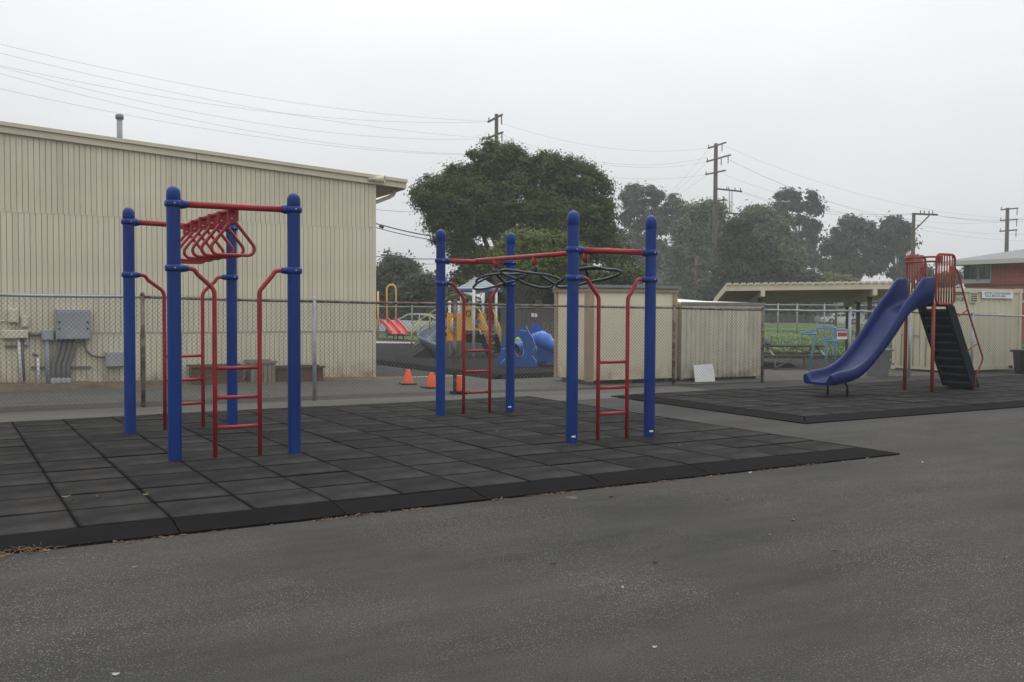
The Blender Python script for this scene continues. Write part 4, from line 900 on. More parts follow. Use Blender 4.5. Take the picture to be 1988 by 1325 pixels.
# stencilled numbers and the hire sign
def text(body, size, x_, y_, off, m, par, P=CP, width=None, name='lettering', right=False):
    c = bpy.data.curves.new(name, 'FONT'); c.body = body; c.size = size; c.extrude = .0015; c.align_x = 'CENTER'; c.align_y = 'CENTER'; c.materials.append(M[m])
    tmp = link(name + '_curve', c); bpy.context.view_layer.update(); me = bpy.data.meshes.new_from_object(tmp); bpy.data.objects.remove(tmp)
    if not me.materials: me.materials.append(M[m])
    o = link(name, me, par); p = P.px(x_, y_, off) - ORG[par]; o.matrix_local = Matrix.Translation(p) @ Matrix((P.u, UP, P.n)).transposed().to_4x4()
    ORG[o] = ORG[par]
    if width:
        bpy.context.view_layer.update(); w = o.dimensions.x
        if w > 0: o.scale.x = width / w
    return o
s_ = CP.at(1900, 580); sc_ = (CP.at(1910, 580)[0] - s_[0]) / 10
text('400', .115, 1860, 570.5, .014, 'ink', ct, width=sc_ * 21)
text('02CB', .115, 1860.5, 581.5, .014, 'ink', ct, width=sc_ * 22)
a0, z1 = CP.at(1904.5, 566.5); a1, z0 = CP.at(1964, 580.5); zs0 = z0 + .005
sgn = thing('hire_sign', 'long white sign with dark lettering on the container side', 'sign', CP.pt(a0, zs0))
b = MB(); b.box(CP.pt((a0 + a1) / 2, (zs0 + z1) / 2, .03), (a1 - a0, .012, z1 - zs0), E_); part('board', b, M['signwhite'], sgn)
text('AZTEC CONTAINERS', .075, 1934.5, 570.3, .038, 'inkblue', sgn, width=(a1 - a0) * .86); text('CALL 800-424-3843', .062, 1930, 575.3, .038, 'inkblue', sgn, width=(a1 - a0) * .66)
# ------------------------------------------------------------------ fenced play structure
PY = 28.2
ps = D(925, 690, PY); ps.z = .1; pst = thing('play_structure', 'toddler play structure with slatted roof, orange panels and yellow rails', 'play structure', ps)
def pp(x_, y_, Y=PY): return D(x_, y_, Y)
def ptube(nm, pts, r, m, par=None, n=8): b = MB(); b.tube(pts, r, n); return part(nm, b, M[m], par or pst)
roof_posts = ((920, 27.4), (896, 28.9), (938, 29.4), (963, 28.0))
for x_, Y in roof_posts:
    t = pp(x_, 562, Y); ptube('roof_post', [Vector((t.x, t.y, .08)), t], .042, 'white_post', None, 10)
for x_, Y in ((873, 27.6), (891, 28.0), (913, 28.9)):
    t = pp(x_, 589, Y); o = ptube('short_post', [Vector((t.x, t.y, .08)), t], .04, 'white_post', None, 10)
    b = MB(); b.lathe([(.045, -.03), (.055, 0), (.045, .05), (.001, .065)], t, 10); part('post_cap', b, M['white_post'], o)
rc = pp(929, 566, 28.4); rad = .74
b = MB()
def octa(r, z, k=8, ph=.39): return [Vector((rc.x + r * math.cos(ph + i * 2 * math.pi / k), rc.y + r * math.sin(ph + i * 2 * math.pi / k), z)) for i in range(k)]
b.loft([octa(rad * .97, rc.z - .03), octa(rad * 1.02, rc.z - .02), octa(rad, rc.z + .05), octa(rad * .9, rc.z + .06)], smooth=False, cap=True); part('roof_rim', b, M['roof_rim'], pst)
for k in range(5):
    b = MB(); r0 = rad * (.93 - .17 * k); r1 = r0 - rad * .16; z0 = rc.z + .055 + .066 * k
    b.loft([octa(r0, z0), octa(r0 * .99, z0 + .03), octa(max(r1, .02), z0 + .075), octa(max(r1, .02), z0 + .03)], smooth=False, cap=True); part('roof_slat', b, M['roof_green'], pst)
def panel(x0, y0, x1, y1, Y, m, nm, th=.04, hole=None, bow=0):
    A, B, Cc, Dd = pp(x0, y1, Y), pp(x1, y1, Y), pp(x1, y0, Y), pp(x0, y0, Y)
    lp = [A, B] + [Cc, Dd]; loops = [lp]
    if hole:
        hx, hy, rx, ry = hole; loops.append([pp(hx + rx * math.cos(a), hy + ry * math.sin(a), Y) for a in [-k * math.pi / 12 for k in range(24)]])
    b = MB(); b.plate(loops, Vector((0, th, 0))); return part(nm, b, M[m], pst)
panel(867.5, 608, 895.5, 662, 27.3, 'orange', 'bubble_panel', .05, (880.5, 633, 8.5, 16))
b = MB(); c = pp(880.5, 633, 27.3); rx, rz_ = 8.5 * 27.3 / FPX, 16 * 27.3 / FPX
rings = [[c + Vector((rx * math.cos(a) * k, -.1 * math.sqrt(max(0, 1 - k * k)) + .02, rz_ * math.sin(a) * k)) for a in [i * math.pi / 8 for i in range(16)]] for k in (1, .85, .6, .3, .02)]
b.loft(rings); part('bubble_window', b, M['tan_plastic'], pst)
panel(899, 598, 919, 642, 28.1, 'tan_yellow', 'barrier_panel', .03)
b = MB(); c = pp(909.5, 609, 28.05); b.tube([c + Vector((math.cos(a) * .065, 0, math.sin(a) * .085)) for a in [k * math.pi / 8 for k in range(16)]], .016, 6, closed=True); part('play_wheel', b, M['black'], pst)
panel(928, 609, 944, 622, 28.6, 'orange', 'orange_panel'); panel(928, 629, 944, 640, 28.6, 'orange', 'orange_panel'); panel(898, 593, 912, 599, 29.0, 'orange', 'orange_panel')
panel(898, 648, 938, 666, 28.3, 'brown_panel', 'skirt_panel')
A, B = pp(897, 643.5, 27.4), pp(960, 643.5, 27.4)
b = MB(); b.box(((A.x + B.x) / 2, 28.2, A.z - .01), (B.x - A.x, 1.3, .05)); part('deck', b, M['black'], pst)
ptube('deck_edge', [pp(897, 641.5, 27.35), pp(946, 641.5, 27.35)], .014, 'yellow')
ptube('guard_rail', [pp(898, 597.5, 27.35), pp(931, 597.5, 27.35)], .014, 'tan_yellow'); ptube('guard_rail', [pp(866, 600.5, 27.3), pp(850, 603, 27.6)], .014, 'white_post')
# right stair
for x0, x1, Y in ((931, 948, 27.2), (958, 972, 27.9)):
    b = MB(); b.bar(pp(x0 + 3, 650, Y), pp(x1 + 2, 692, Y), .05, .14); part('stair_side', b, M['ladder'], pst)
    ptube('stair_rail', [pp(x0 - 1, 601, Y), pp(x1, 640, Y), pp(x1, 676, Y)], .018, 'yellow'); ptube('stair_rail', [pp(x0, 642, Y), pp(x1, 678, Y)], .016, 'yellow')
    for k in range(1, 6):
        f = k / 6; x_ = x0 + (x1 - x0) * f; ptube('baluster', [pp(x_, 601 + 39 * f, Y), pp(x_, 642 + 36 * f, Y)], .009, 'tan_yellow', None, 6)
for k in range(5):
    f = (k + .5) / 5; A = pp(933 + 17 * f, 652 + 38 * f, 27.2); B = pp(960 + 14 * f, 650 + 38 * f, 27.9); b = MB(); b.bar(A, B, .18, .03); part('tread', b, M['ladder'], pst)
# left stair with lemon rails
RL = [(799.5, 629, 678), (816.5, 620, 650), (834.5, 609, 640), (851, 597, 640)]
for x_, y0, y1 in RL: ptube('stair_post', [pp(x_, y1, 27.6), pp(x_, y0, 27.6)], .022, 'yellow_green')
for (xa, ya, _), (xb, yb, _) in zip(RL, RL[1:]):
    ptube('stair_rail', [pp(xa, ya + .5, 27.6), pp(xb, yb + .5, 27.6)], .017, 'yellow_green'); ptube('stair_rail', [pp(xa, ya + 18, 27.6), pp(xb, yb + 16, 27.6)], .015, 'yellow_green')
ptube('stair_rail', [pp(799, 675, 27.6), pp(812, 667, 27.6)], .015, 'yellow_green')
b = MB(); A = pp(797, 683, 27.3); B = pp(848, 683, 27.3); b.hexa([Vector((A.x, 27.1, .08)), Vector((B.x, 27.1, .08)), Vector((B.x, 28.0, .08)), Vector((A.x, 28.0, .08)), Vector((A.x + .05, 27.15, .12)), Vector((B.x, 27.15, .55)), Vector((B.x, 27.95, .55)), Vector((A.x + .05, 27.95, .12))]); part('step_block', b, M['black'], pst)
# spiral chute
b = MB(); cx = pp(851, 650, 27.35); rings = []
for k in range(33):
    f = k / 32; th = math.radians(50 + 240 * f); z = .84 - .80 * (f ** .9) + .12; ri, ro = .06, .58; R_ = []
    z = max(z, .17)
    def prof(g): return .30 * max(0, (g - .45) / .55) ** 2.2 + .10 * max(0, (.35 - g) / .35) ** 2
    for j in range(13): g = j / 12; r_ = ri + (ro - ri) * g; R_.append(Vector((cx.x + r_ * math.cos(th), cx.y + r_ * math.sin(th), z + prof(g))))
    for j in range(12, -1, -1): g = j / 12; r_ = ri + (ro - ri) * g + .02; R_.append(Vector((cx.x + r_ * math.cos(th), cx.y + r_ * math.sin(th), z + prof(g) - .035 - .05 * (g > .4))))
    rings.append(R_)
b.loft(rings, cap=True); part('spiral_chute', b, M['greyblue'], pst)
ptube('chute_post', [Vector((cx.x, cx.y, .08)), Vector((cx.x, cx.y, .8))], .05, 'black')

# blue sea-creature climber
SY = 22.9; c0 = D(1005, 713, SY); c0.z = .1; sea = thing('sea_climber', 'blue wave shaped climbing panel with round crawl hole', 'climber', c0)
cr = lambda x_, y_: (860 + x_ / 6.625, 530 + y_ / 6.625)
outl = [(685, 1190), (720, 1050), (752, 965), (772, 870), (790, 800), (820, 770), (860, 752), (890, 735), (905, 712), (925, 706), (950, 735), (990, 742), (1006, 695), (1038, 664), (1068, 680), (1088, 720), (1100, 752), (1130, 800), (1162, 838), (1165, 880), (1190, 930), (1207, 960), (1200, 1025), (1232, 1100), (1217, 1212), (960, 1228)]
hole = [(975 + 62 * math.cos(a) - 12 * math.sin(a), 955 - 128 * math.sin(a)) for a in [k * math.pi / 12 for k in range(24)]]
b = MB(); b.plate([[D(*cr(*p), SY) for p in outl], [D(*cr(*p), SY) for p in hole]], Vector((0, .05, 0))); pa = part('front_panel', b, M['sea'], sea)
for pts in (outl[14:23], hole[12:24], [(990, 742), (1012, 730), (1035, 752), (1060, 738), (1080, 750)], [(1200, 955), (1170, 960), (1180, 985), (1155, 1000)], [(1135, 1070), (1160, 1080), (1180, 1110), (1200, 1125), (1195, 1160)], [(740, 1165), (800, 1105)], [(750, 985), (800, 970)]):
    b = MB(); b.tube([D(*cr(*p), SY) - Vector((0, .004, 0)) for p in pts], .006, 5); part('moulded_line', b, M['white_post'], pa)
o2 = [(1060, 800), (1100, 750), (1148, 668), (1200, 642), (1245, 662), (1275, 700), (1305, 750), (1330, 850), (1330, 1160), (1180, 1180)]
b = MB(); b.plate([[D(*cr(*p), SY + .9) for p in o2]], Vector((0, .05, 0))); part('rear_panel', b, M['sea'], sea)
b = MB(); b.tube([D(993, 684, SY + .06), D(1012, 681, SY + .5), D(1035, 681, SY + .95)], [.24, .25, .25], 18, cap=False); part('crawl_tube', b, M['sea'], sea)
b = MB(); rings = []
path = [D(1034, 672, SY + .5), D(1043, 663, SY + .5), D(1052, 661, SY + .45), D(1061, 665, SY + .4), D(1069, 671, SY + .38), D(1078, 672, SY + .35), D(1095, 677, SY + .3)]
b.tube(path, [.16, .22, .235, .21, .16, .2, .2], 20); part('tube_slide', b, M['sea_bright'], sea)
b = MB(); b.plate([[D(1040, 672, SY + .3), D(1085, 684, SY + .3), D(1085, 705, SY + .3), D(1044, 702, SY + .3)]], Vector((0, .5, 0))); part('tunnel_base', b, M['sea'], sea)
b = MB(); b.lathe([(.001, .12), (.07, .1), (.11, .05), (.12, 0), (.1, -.06), (.001, -.1)], D(1005, 664, SY + .5), 12); part('lime_panel', b, M['lime'], sea)

# red double slide in the distance
RY = 45.0; t0 = D(760, 655, RY); t0.z = 0; rs_ = thing('double_slide', 'small red double slide with yellow arch in the distance', 'slide', t0)
def rp(x_, y_, Y=RY): return D(x_, y_, Y)
def rtube(nm, pts, r, m): b = MB(); b.tube(pts, r, 8); return part(nm, b, M[m], rs_)
rtube('post', [rp(734, 655), rp(734, 566)], .045, 'yellow')
P = [rp(751.5, 655, RY + .2)] + [rp(760 - 9 * math.cos(a), 563 - 10 * math.sin(a), RY + .2) for a in [k * math.pi / 10 for k in range(11)]] + [rp(768, 655, RY + .2)]
rtube('arch', P, .04, 'yellow')
for k, (xa, xb) in enumerate(((737, 753), (753, 769))):
    A0, A1 = rp(xa, 623, RY + .3), rp(xb, 623, RY + .3); B0, B1 = rp(xa + 21, 648, RY - 1.2), rp(xb + 22, 648, RY - 1.2)
    b = MB(); rings = []
    for f in (0, .2, .45, .7, .85, 1.0, 1.15):
        A = A0 + (B0 - A0) * min(f, 1) + (B0 - A0) * max(0, f - 1) * .6; B = A1 + (B1 - A1) * min(f, 1) + (B1 - A1) * max(0, f - 1) * .6; zoff = .06 * math.sin(f * 3) 
        if f > 1: A.z = B.z = B0.z + .02
        h = .13; rings.append([A + UP * (h + zoff), A + (B - A) * .06 + UP * (h + zoff), A + (B - A) * .08 + UP * zoff, A + (B - A) * .92 + UP * zoff, A + (B - A) * .94 + UP * (h + zoff), B + UP * (h + zoff), B - UP * .03 + UP * zoff, A - UP * .03 + UP * zoff])
    b.loft(rings, cap=True, smooth=False); part('chute', b, M['redplastic'], rs_)
for x_ in (764, 772, 783): rtube('leg', [rp(x_, 650, RY - 1.1), Vector((rp(x_, 650, RY - 1.1).x, RY - 1.1, 0))], .025, 'black')

# far fences and walls behind the playground
ff = [D(x_, 640, 46.5) for x_ in (700, 752, 800, 850, 900, 950, 1000, 1050, 1100)]
for p in ff: p.z = 0
chain_fence('far chain link fence behind the play structure', ff, [1.52] * 9, ['galv'], .3, .006, .035, .03)
f2 = [D(x_, 640, 58.) for x_ in (1470, 1510, 1547, 1600, 1650, 1700, 1760)]
for p in f2: p.z = 0
chain_fence('chain link fence at the far side of the playing field', f2, [1.75] * 7, ['galv'], .4, .007, .05, .03)
bf = thing('board_fence', 'tall weathered board fence behind the blue climber', 'fence', D(1030, 650, 36)); bf.location.z = 0; ORG[bf] = Vector(bf.location)
A, B = D(972, 640, 36), D(1110, 640, 34.5); nbd = 34
for k in range(nbd):
    p = A + (B - A) * (k + .5) / nbd; b = MB(); b.box((p.x, p.y, .72), ((B - A).length / nbd - .012, .02, 1.46 + rnd.uniform(-.02, .02)), ((B - A).normalized(), Vector((0, 1, 0)), UP)); part('board', b, M['fence_dark'], bf)
t = thing('notice_sign', 'pair of white paper notices on the board fence', 'sign', D(1037, 618, 34.9))
for x_ in (1034, 1040.2):
    b = MB(); c = D(x_, 612 + (x_ > 1037) * .6, 34.9); b.box(c, (.095, .01, .13)); part('paper', b, M['white'], t)

# ------------------------------------------------------------------ cars
def car(label, p, deg, paint, sc=1.0):
    u, v = ax(deg); t = thing('parked_car', label, 'car', p); Q = lambda x, y, z: p + (u * x + v * y + UP * z) * sc
    prof = [(-2.1, .3), (-2.15, .6), (-2.0, .82), (-1.5, .88), (-.95, 1.22), (-.3, 1.32), (.45, 1.3), (1.1, .95), (1.9, .82), (2.15, .62), (2.15, .32)]
    b = MB(); b.loft([[Q(x, -.8 + (.12 if z > .9 else 0), z) for x, z in prof], [Q(x, -.86 + (.16 if z > .9 else 0) * 1.0, z - .01) for x, z in prof], [Q(x, .86 - (.16 if z > .9 else 0), z - .01) for x, z in prof], [Q(x, .8 - (.12 if z > .9 else 0), z) for x, z in prof]], smooth=False, cap=True); part('body', b, M[paint], t)
    for s in (-1, 1):
        for xs2 in ([(-1.28, .92), (-.88, 1.16), (-.28, 1.23), (-.28, .9)], [(-.2, .9), (-.2, 1.24), (.42, 1.22), (.95, .93)]):
            b = MB(); b.plate([[Q(x, s * .735, z) for x, z in xs2]], v * s * .02 * sc); part('side_window', b, M['glass'], t)
        for x in (-1.35, 1.35):
            b = MB(); b.lathe([(.001, -.1), (.3, -.1), (.32, -.06), (.32, .06), (.3, .1), (.001, .1)], Q(x, s * .78, .32), 16, v); w = part('wheel', b, M['tyre'], t)
            b = MB(); b.lathe([(.17, 0), (.15, .02), (.001, .03)], Q(x, s * .885, .32), 12, v * s); part('rim', b, M['galv'], w)
        for x, m in ((2.13, 'white'), (-2.12, 'signred')):
            b = MB(); b.box(Q(x, s * .6, .66), (.06, .3, .12), (u, v, UP)); part('lamp', b, M[m], t)
    for x0, z0, x1, z1 in ((.55, 1.265, 1.06, .985), (-1.02, 1.17, -1.45, .91)):
        b = MB(); off = UP * .012; b.hexa([Q(x0, -.62, z0), Q(x1, -.68, z1), Q(x1, .68, z1), Q(x0, .62, z0), Q(x0, -.62, z0) + off + u * .01 * (1 if x0 > 0 else -1), Q(x1, -.68, z1) + off + u * .02 * (1 if x0 > 0 else -1), Q(x1, .68, z1) + off + u * .02 * (1 if x0 > 0 else -1), Q(x0, .62, z0) + off + u * .01 * (1 if x0 > 0 else -1)]); part('windscreen', b, M['glass'], t)
    return t
p = D(812, 640, 50); p.z = 0; car('white parked car behind the red double slide', p, 172, 'carwhite', .9)
p = D(968, 640, 51); p.z = 0; car('silver parked car seen behind the play structure stairs', p, 8, 'cargrey', .92)
p = D(1630, 640, 97); p.z = 0; car('small pale car across the playing field', p, 5, 'carwhite', .85)

# ------------------------------------------------------------------ houses and far buildings
def house(label, xl, xr, y_eave, y_ridge, Y, dep, wall_m, roof_m, name='house', gable_left=False, over=.5):
    A, B = D(xl, y_eave, Y), D(xr, y_eave, Y); zr = D(xl, y_ridge, Y).z; ze = A.z; t = thing(name, label, 'house', (A.x, Y, 0))
    b = MB(); b.box(((A.x + B.x) / 2, Y + dep / 2, ze / 2), (B.x - A.x, dep, ze)); part('wall', b, M[wall_m], t)
    x0, x1 = A.x - over, B.x + over; ym = Y + dep / 2
    b = MB(); b.add([Vector((x0, Y - over, ze - .1)), Vector((x1, Y - over, ze - .1)), Vector((x1, ym, zr)), Vector((x0, ym, zr)), Vector((x1, Y + dep + over, ze - .1)), Vector((x0, Y + dep + over, ze - .1)), Vector((x0, Y - over, ze + .06)), Vector((x1, Y - over, ze + .06)), Vector((x1, ym, zr + .16)), Vector((x0, ym, zr + .16)), Vector((x1, Y + dep + over, ze + .06)), Vector((x0, Y + dep + over, ze + .06))],
        [(0, 1, 2, 3), (3, 2, 4, 5), (6, 9, 8, 7), (9, 11, 10, 8), (0, 6, 7, 1), (5, 4, 10, 11), (0, 3, 9, 6), (3, 5, 11, 9), (1, 7, 8, 2), (2, 8, 10, 4)]); part('roof', b, M[roof_m], t)
    for f in (.25, .65):
        x = A.x + (B.x - A.x) * f; b = MB(); b.box((x, Y - .02, ze * .55), (1.3, .06, 1.1)); w = part('window', b, M['white'], t); b = MB(); b.box((x, Y - .05, ze * .55), (1.14, .03, .94)); part('pane', b, M['glass'], w)
    return t, A, B, ze, zr
house('house with brown roof in the trees left of the play area', 690, 768, 584, 556, 70, 9, 'soffit', 'brown_roof')
h_, A, B, ze, zr = house('grey house with shingle roof behind the cream shed', 1120, 1222, 561, 524, 64, 9, 'house_grey', 'grey_roof')
# cross gable of the grey house
g0, g1, gt = D(1196, 562, 63), D(1262, 562, 63), D(1229, 531, 63); b = MB(); b.plate([[Vector((g0.x, 63, 0)), Vector((g1.x, 63, 0)), g1, gt, g0]], Vector((0, 6, 0))); part('gable', b, M['house_grey'], h_)
for e0 in (g0, g1):
    d_ = (e0 - gt).normalized(); b = MB(); b.bar(gt - Vector((0, .3, -.08)), e0 + d_ * .6 - Vector((0, .3, -.08)), .5, .12, Vector((0, 1, 0))); part('barge_board', b, M['grey_roof'], h_)
b = MB(); b.plate([[gt + UP * .1, gt + UP * .1 + Vector((0, 7, 0)), g1 + Vector((.6, 7, 0)), g1 + Vector((.6, 0, 0))]], UP * .08); part('roof', b, M['grey_roof'], h_)
# brick building
BP = Plane(D(1873, 600, 46)[:2], -58); bb = thing('brick_building', 'red brick building with grey hip roof behind the container', 'building', BP.pt(0, 0))
def bbx(x0, y0, x1, y1, n0, n1, nm, m, par=None):
    a0, z1 = BP.at(x0, y0); a1, z0 = BP.at(x1, y1); b = MB(); b.box(BP.pt((a0 + a1) / 2, (z0 + z1) / 2, (n0 + n1) / 2), (a1 - a0, n1 - n0, z1 - z0), (BP.u, BP.n, UP)); return part(nm, b, M[m], par or bb)
a1 = 9.0; ze = BP.at(1900, 513)[1]
b = MB(); b.box(BP.pt(a1 / 2, ze / 2, -4.95), (a1, 9.9, ze), (BP.u, BP.n, UP)); part('wall', b, M['brick'], bb)
b = MB(); zr = ze + 1.25; o_ = .95
b.add([BP.pt(-o_, ze - .02, o_), BP.pt(a1 + o_, ze - .02, o_), BP.pt(a1 + o_, ze - .02, -10 - o_), BP.pt(-o_, ze - .02, -10 - o_), BP.pt(3.2, zr, -5), BP.pt(a1 - 3, zr, -5), BP.pt(-o_, ze + .1, o_), BP.pt(a1 + o_, ze + .1, o_), BP.pt(a1 + o_, ze + .1, -10 - o_), BP.pt(-o_, ze + .1, -10 - o_)], [(0, 1, 2, 3), (0, 6, 7, 1), (1, 7, 8, 2), (2, 8, 9, 3), (3, 9, 6, 0), (6, 4, 5, 7), (7, 5, 8), (8, 5, 4, 9), (9, 4, 6)]); part('roof', b, M['grey_roof'], bb)
b = MB(); b.box(BP.pt(a1 / 2, ze + .04, o_ + .03), (a1 + 2 * o_ + .06, .06, .2), (BP.u, BP.n, UP)); part('gutter', b, M['house_grey'], bb)
for x0, x1 in ((1872, 1899), (1901.5, 1925)):
    w = bbx(x0, 515, x1, 547, 0, .06, 'window', 'house_grey'); m_ = (x0 + x1) / 2
    for q0, q1 in ((x0 + 1.5, m_ - .6), (m_ + .6, x1 - 1.5)): bbx(q0, 517, q1, 542.5, .061, .075, 'pane', 'glass', w)
bbx(1870, 547.5, 1926, 550, 0, .16, 'window_sill', 'house_grey'); bbx(1870, 511, 1925, 514.5, 0, .05, 'lintel', 'wood_brown')
bbx(1872, 553.5, 1990, 555.5, 0.0, .04, 'string_course', 'wood_brown'); bbx(1983, 583, 2010, 588, 0, .05, 'window_sill', 'house_grey')
for x_, y_ in ((1922, 497),):
    p = BP.px(x_, y_, -2.2); b = MB(); b.box(p, (.3, .3, .5)); part('roof_vent', b, M['house_grey'], bb)
# white hall and low wall coloured dark as tree shade across the field, back of an octagonal sign
A, B = D(1627, 604, 100), D(1760, 604, 100); wh = thing('low_hall', 'white low building across the playing field', 'building', (A.x, 100, 0))
b = MB(); b.box(((A.x + B.x) / 2, 104, A.z / 2), (B.x - A.x, 8, A.z)); part('wall', b, M['farwhite'], wh)
b = MB(); b.box(((A.x + B.x) / 2, 104, A.z + .1), (B.x - A.x + .8, 8.8, .2)); part('roof', b, M['grey_roof'], wh)
for k in range(3): b = MB(); b.box((A.x + 1.2 + k * 2.0, 99.97, .75), (.9, .08, .6)); part('window', b, M['glass'], wh)
A, B = D(1440, 601, 101), D(1628, 601, 101); dw = thing('low_hall', 'dark low building under the trees across the field', 'building', (A.x, 101, 0))
b = MB(); b.box(((A.x + B.x) / 2, 104, 1.0), (B.x - A.x, 6, 2.0)); part('wall', b, M['stonewall'], dw)
b = MB(); b.box(((A.x + B.x) / 2, 104, 2.1), (B.x - A.x + 1, 7, .2)); part('roof', b, M['grey_roof'], dw)
p = D(1587, 619, 62); t = thing('road_sign', 'grey back of an octagonal sign beyond the field', 'sign', (p.x, 62, 0))
b = MB(); b.plate([[p + Vector((.21 * math.cos(a), 0, .21 * math.sin(a))) for a in [math.pi / 8 + k * math.pi / 4 for k in range(8)]]], Vector((0, .02, 0))); part('sign_plate', b, M['galv'], t)
b = MB(); b.tube([Vector((p.x, 62.05, 0)), Vector((p.x, 62.05, p.z + .2))], .025, 6); part('sign_post', b, M['galv'], t)

# ------------------------------------------------------------------ utility poles and wires
def upole(label, x_, ytop, Y, arms, r=.16):
    t0 = D(x_, ytop, Y); t = thing('utility_pole', label, 'utility pole', (t0.x, Y, 0)); b = MB(); b.tube([Vector((t0.x, Y, -.2)), Vector((t0.x, Y, t0.z * .5)), Vector((t0.x, Y, t0.z))], [r * 1.25, r * 1.1, r * .9], 10); part('pole', b, M['pole'], t)
    ends = []
    for (xl, yl, xr, yr, dY, ins) in arms:
        A, B = D(xl, yl, Y - dY), D(xr, yr, Y + dY); off = Vector((0, -r - .05, 0)); b = MB(); b.bar(A + off, B + off, .12, .14); arm = part('crossarm', b, M['pole'], t)
        for f in ins:
            q = A + off + (B - A) * abs(f); s = 1 if f >= 0 else -1
            b = MB(); b.lathe([(.03, 0), (.055, .04), (.03, .07), (.055, .11), (.03, .14), (.055, .18), (.03, .21), (.02, .26)] if s > 0 else [(.025, 0), (.06, -.12), (.03, -.2), (.06, -.32), (.03, -.4), (.06, -.52), (.03, -.6), (.02, -.72)], q + UP * .07 * s, 8); part('insulator', b, M['insul'], arm)
            ends.append(q + UP * (.33 if s > 0 else -.8))
    return t, ends
p1, e1 = upole('tallest utility pole rising above the big round tree', 964, 222, 74, [(948, 238, 975, 224, 2.0, (.05, .5, -.95)), (946, 270, 976, 258, 2.0, (.1, -.95))])
p2, e2 = upole('utility pole with many crossarms above the hazy trees', 1390, 279, 92, [(1374, 289, 1408, 278, 2.2, (.02, -.78)), (1371, 315, 1417, 302, 2.4, (.02, -.6, -.9)), (1369, 340, 1407, 332, 2.2, (.02,)), (1386, 367, 1439, 373, .3, (.45, .52, .75, .95)), (1377, 395, 1406, 388, 1.5, (.1, .9)), (1390, 412, 1437, 417, .3, ())], .2)
b = MB()
for x_ in (1416, 1421): b.tube([D(x_, 372, 91.7), D(x_, 414, 91.7)], .035, 6)
o = part('hanging_rod', b, M['pole'], p2)
p3, e3 = upole('single arm utility pole with diagonal brace beside the slide', 1774, 414, 80, [(1771, 416, 1818, 418, .2, (.3, .45, .65, .8))], .15)
b = MB(); b.bar(D(1774, 449, 79.8), D(1804, 419, 79.8), .09, .09); part('brace', b, M['pole'], p3)
p4, e4 = upole('distant three arm utility pole above the brick building', 1956, 404, 105, [(1941, 408, 1974, 405, 1, (.02, -.95)), (1940, 429, 1973, 427, 1, (.02, -.95)), (1939, 450, 1972, 447, 1, (.02, -.95))], .2)
p5, e5 = upole('small utility pole in the trees left of the play area', 753, 486, 78, [(746, 491, 757, 488, .8, (.05, .9)), (741, 496, 760, 496, .5, ())], .1)
p6, e6 = upole('dark slim pole standing among the hazy trees', 1352, 500, 84, [(1348, 517, 1364, 512, .8, (.9,))], .13)
def wire(label, pts, r=.013, n=18):
    P = []
    for (A, B, sag) in pts:
        for k in range(n + 1):
            f = k / n
            if P and k == 0: continue
            P.append(A + (B - A) * f - UP * sag * 4 * f * (1 - f))
    b = MB(); b.tube(P, r, 4, cap=False); return solo('overhead_wire', b, M['cable'], label, 'wire', P[0], 'overhead wires')
ordw = ['topmost', 'second', 'third', 'fourth', 'fifth', 'lowest']
def run(phr, rows, r): 
    for k, (A, B, sg_) in enumerate(rows): wire(phr % (ordw[k] if k < len(rows) - 1 else 'lowest'), [(A, B, sg_)], r if not isinstance(r, tuple) else r[k])
run('%s thin wire crossing the sky above the beige building', [(D(-30, a_, 50), D(b_, c_, 74), s_) for a_, b_, c_, s_ in ((79, 950, 236, .8), (96, 948, 269, .7), (121, 950, 237, 1.0), (122, 947, 270, 1.2), (135, 930, 300, 1.0), (166, 930, 302, .8))], .006)
run('%s thin wire between the two tall utility poles', [(D(x0, y0, 75), D(x1, y1, 91), s_) for x0, y0, x1, y1, s_ in ((974, 240, 1374, 288, 1.0), (975, 262, 1372, 306, 1.4), (975, 270, 1371, 315, 1.2), (975, 300, 1369, 340, 1.0))], .006)
run('%s thin wire from the many armed pole towards the brick building', [(D(x0, y0, 93), D(x1, y1, Y1), s_) for x0, y0, x1, y1, Y1, s_ in ((1407, 284, 2050, 425, 108, 2.0), (1417, 312, 2050, 452, 108, 2.4), (1414, 310, 1958, 430, 105, 2.2), (1407, 340, 2050, 470, 108, 1.6))], .007)
run('%s wire from the many armed pole to the single arm pole', [(D(x0, y0, 93), D(x1, y1, 80), s_) for x0, y0, x1, y1, s_ in ((1438, 371, 1772, 415, .8), (1430, 370, 1780, 416, 1.0))], .008)
run('%s slack guy wire from the pole into the hazy trees', [(D(x0, y0, 91), D(x1, y1, 97), .05) for x0, y0, x1, y1 in ((1374, 292, 1305, 372), (1371, 317, 1310, 375), (1369, 342, 1318, 378))], .009)
run('%s wire leaving the single arm pole to the right', [(D(x0, y0, 80), D(x1, y1, 84), .4) for x0, y0, x1, y1 in ((1800, 416, 2050, 421), (1816, 418, 2050, 426))], .008)
run('%s cable in the gap between beige building and big tree', [(D(690, y0, 44), D(900, y1, 46), .15) for y0, y1 in ((402, 409), (422, 467), (430, 474), (493, 500), (505, 509))], (.008, .026, .018, .018, .01))
p = D(737, 439, 44.1); b = MB(); b.tube([p, D(744, 442, 44.2)], .07, 8); solo('cable_junction', b, M['black'], 'dark splice case hanging on the cable by the eave', 'splice case', p)

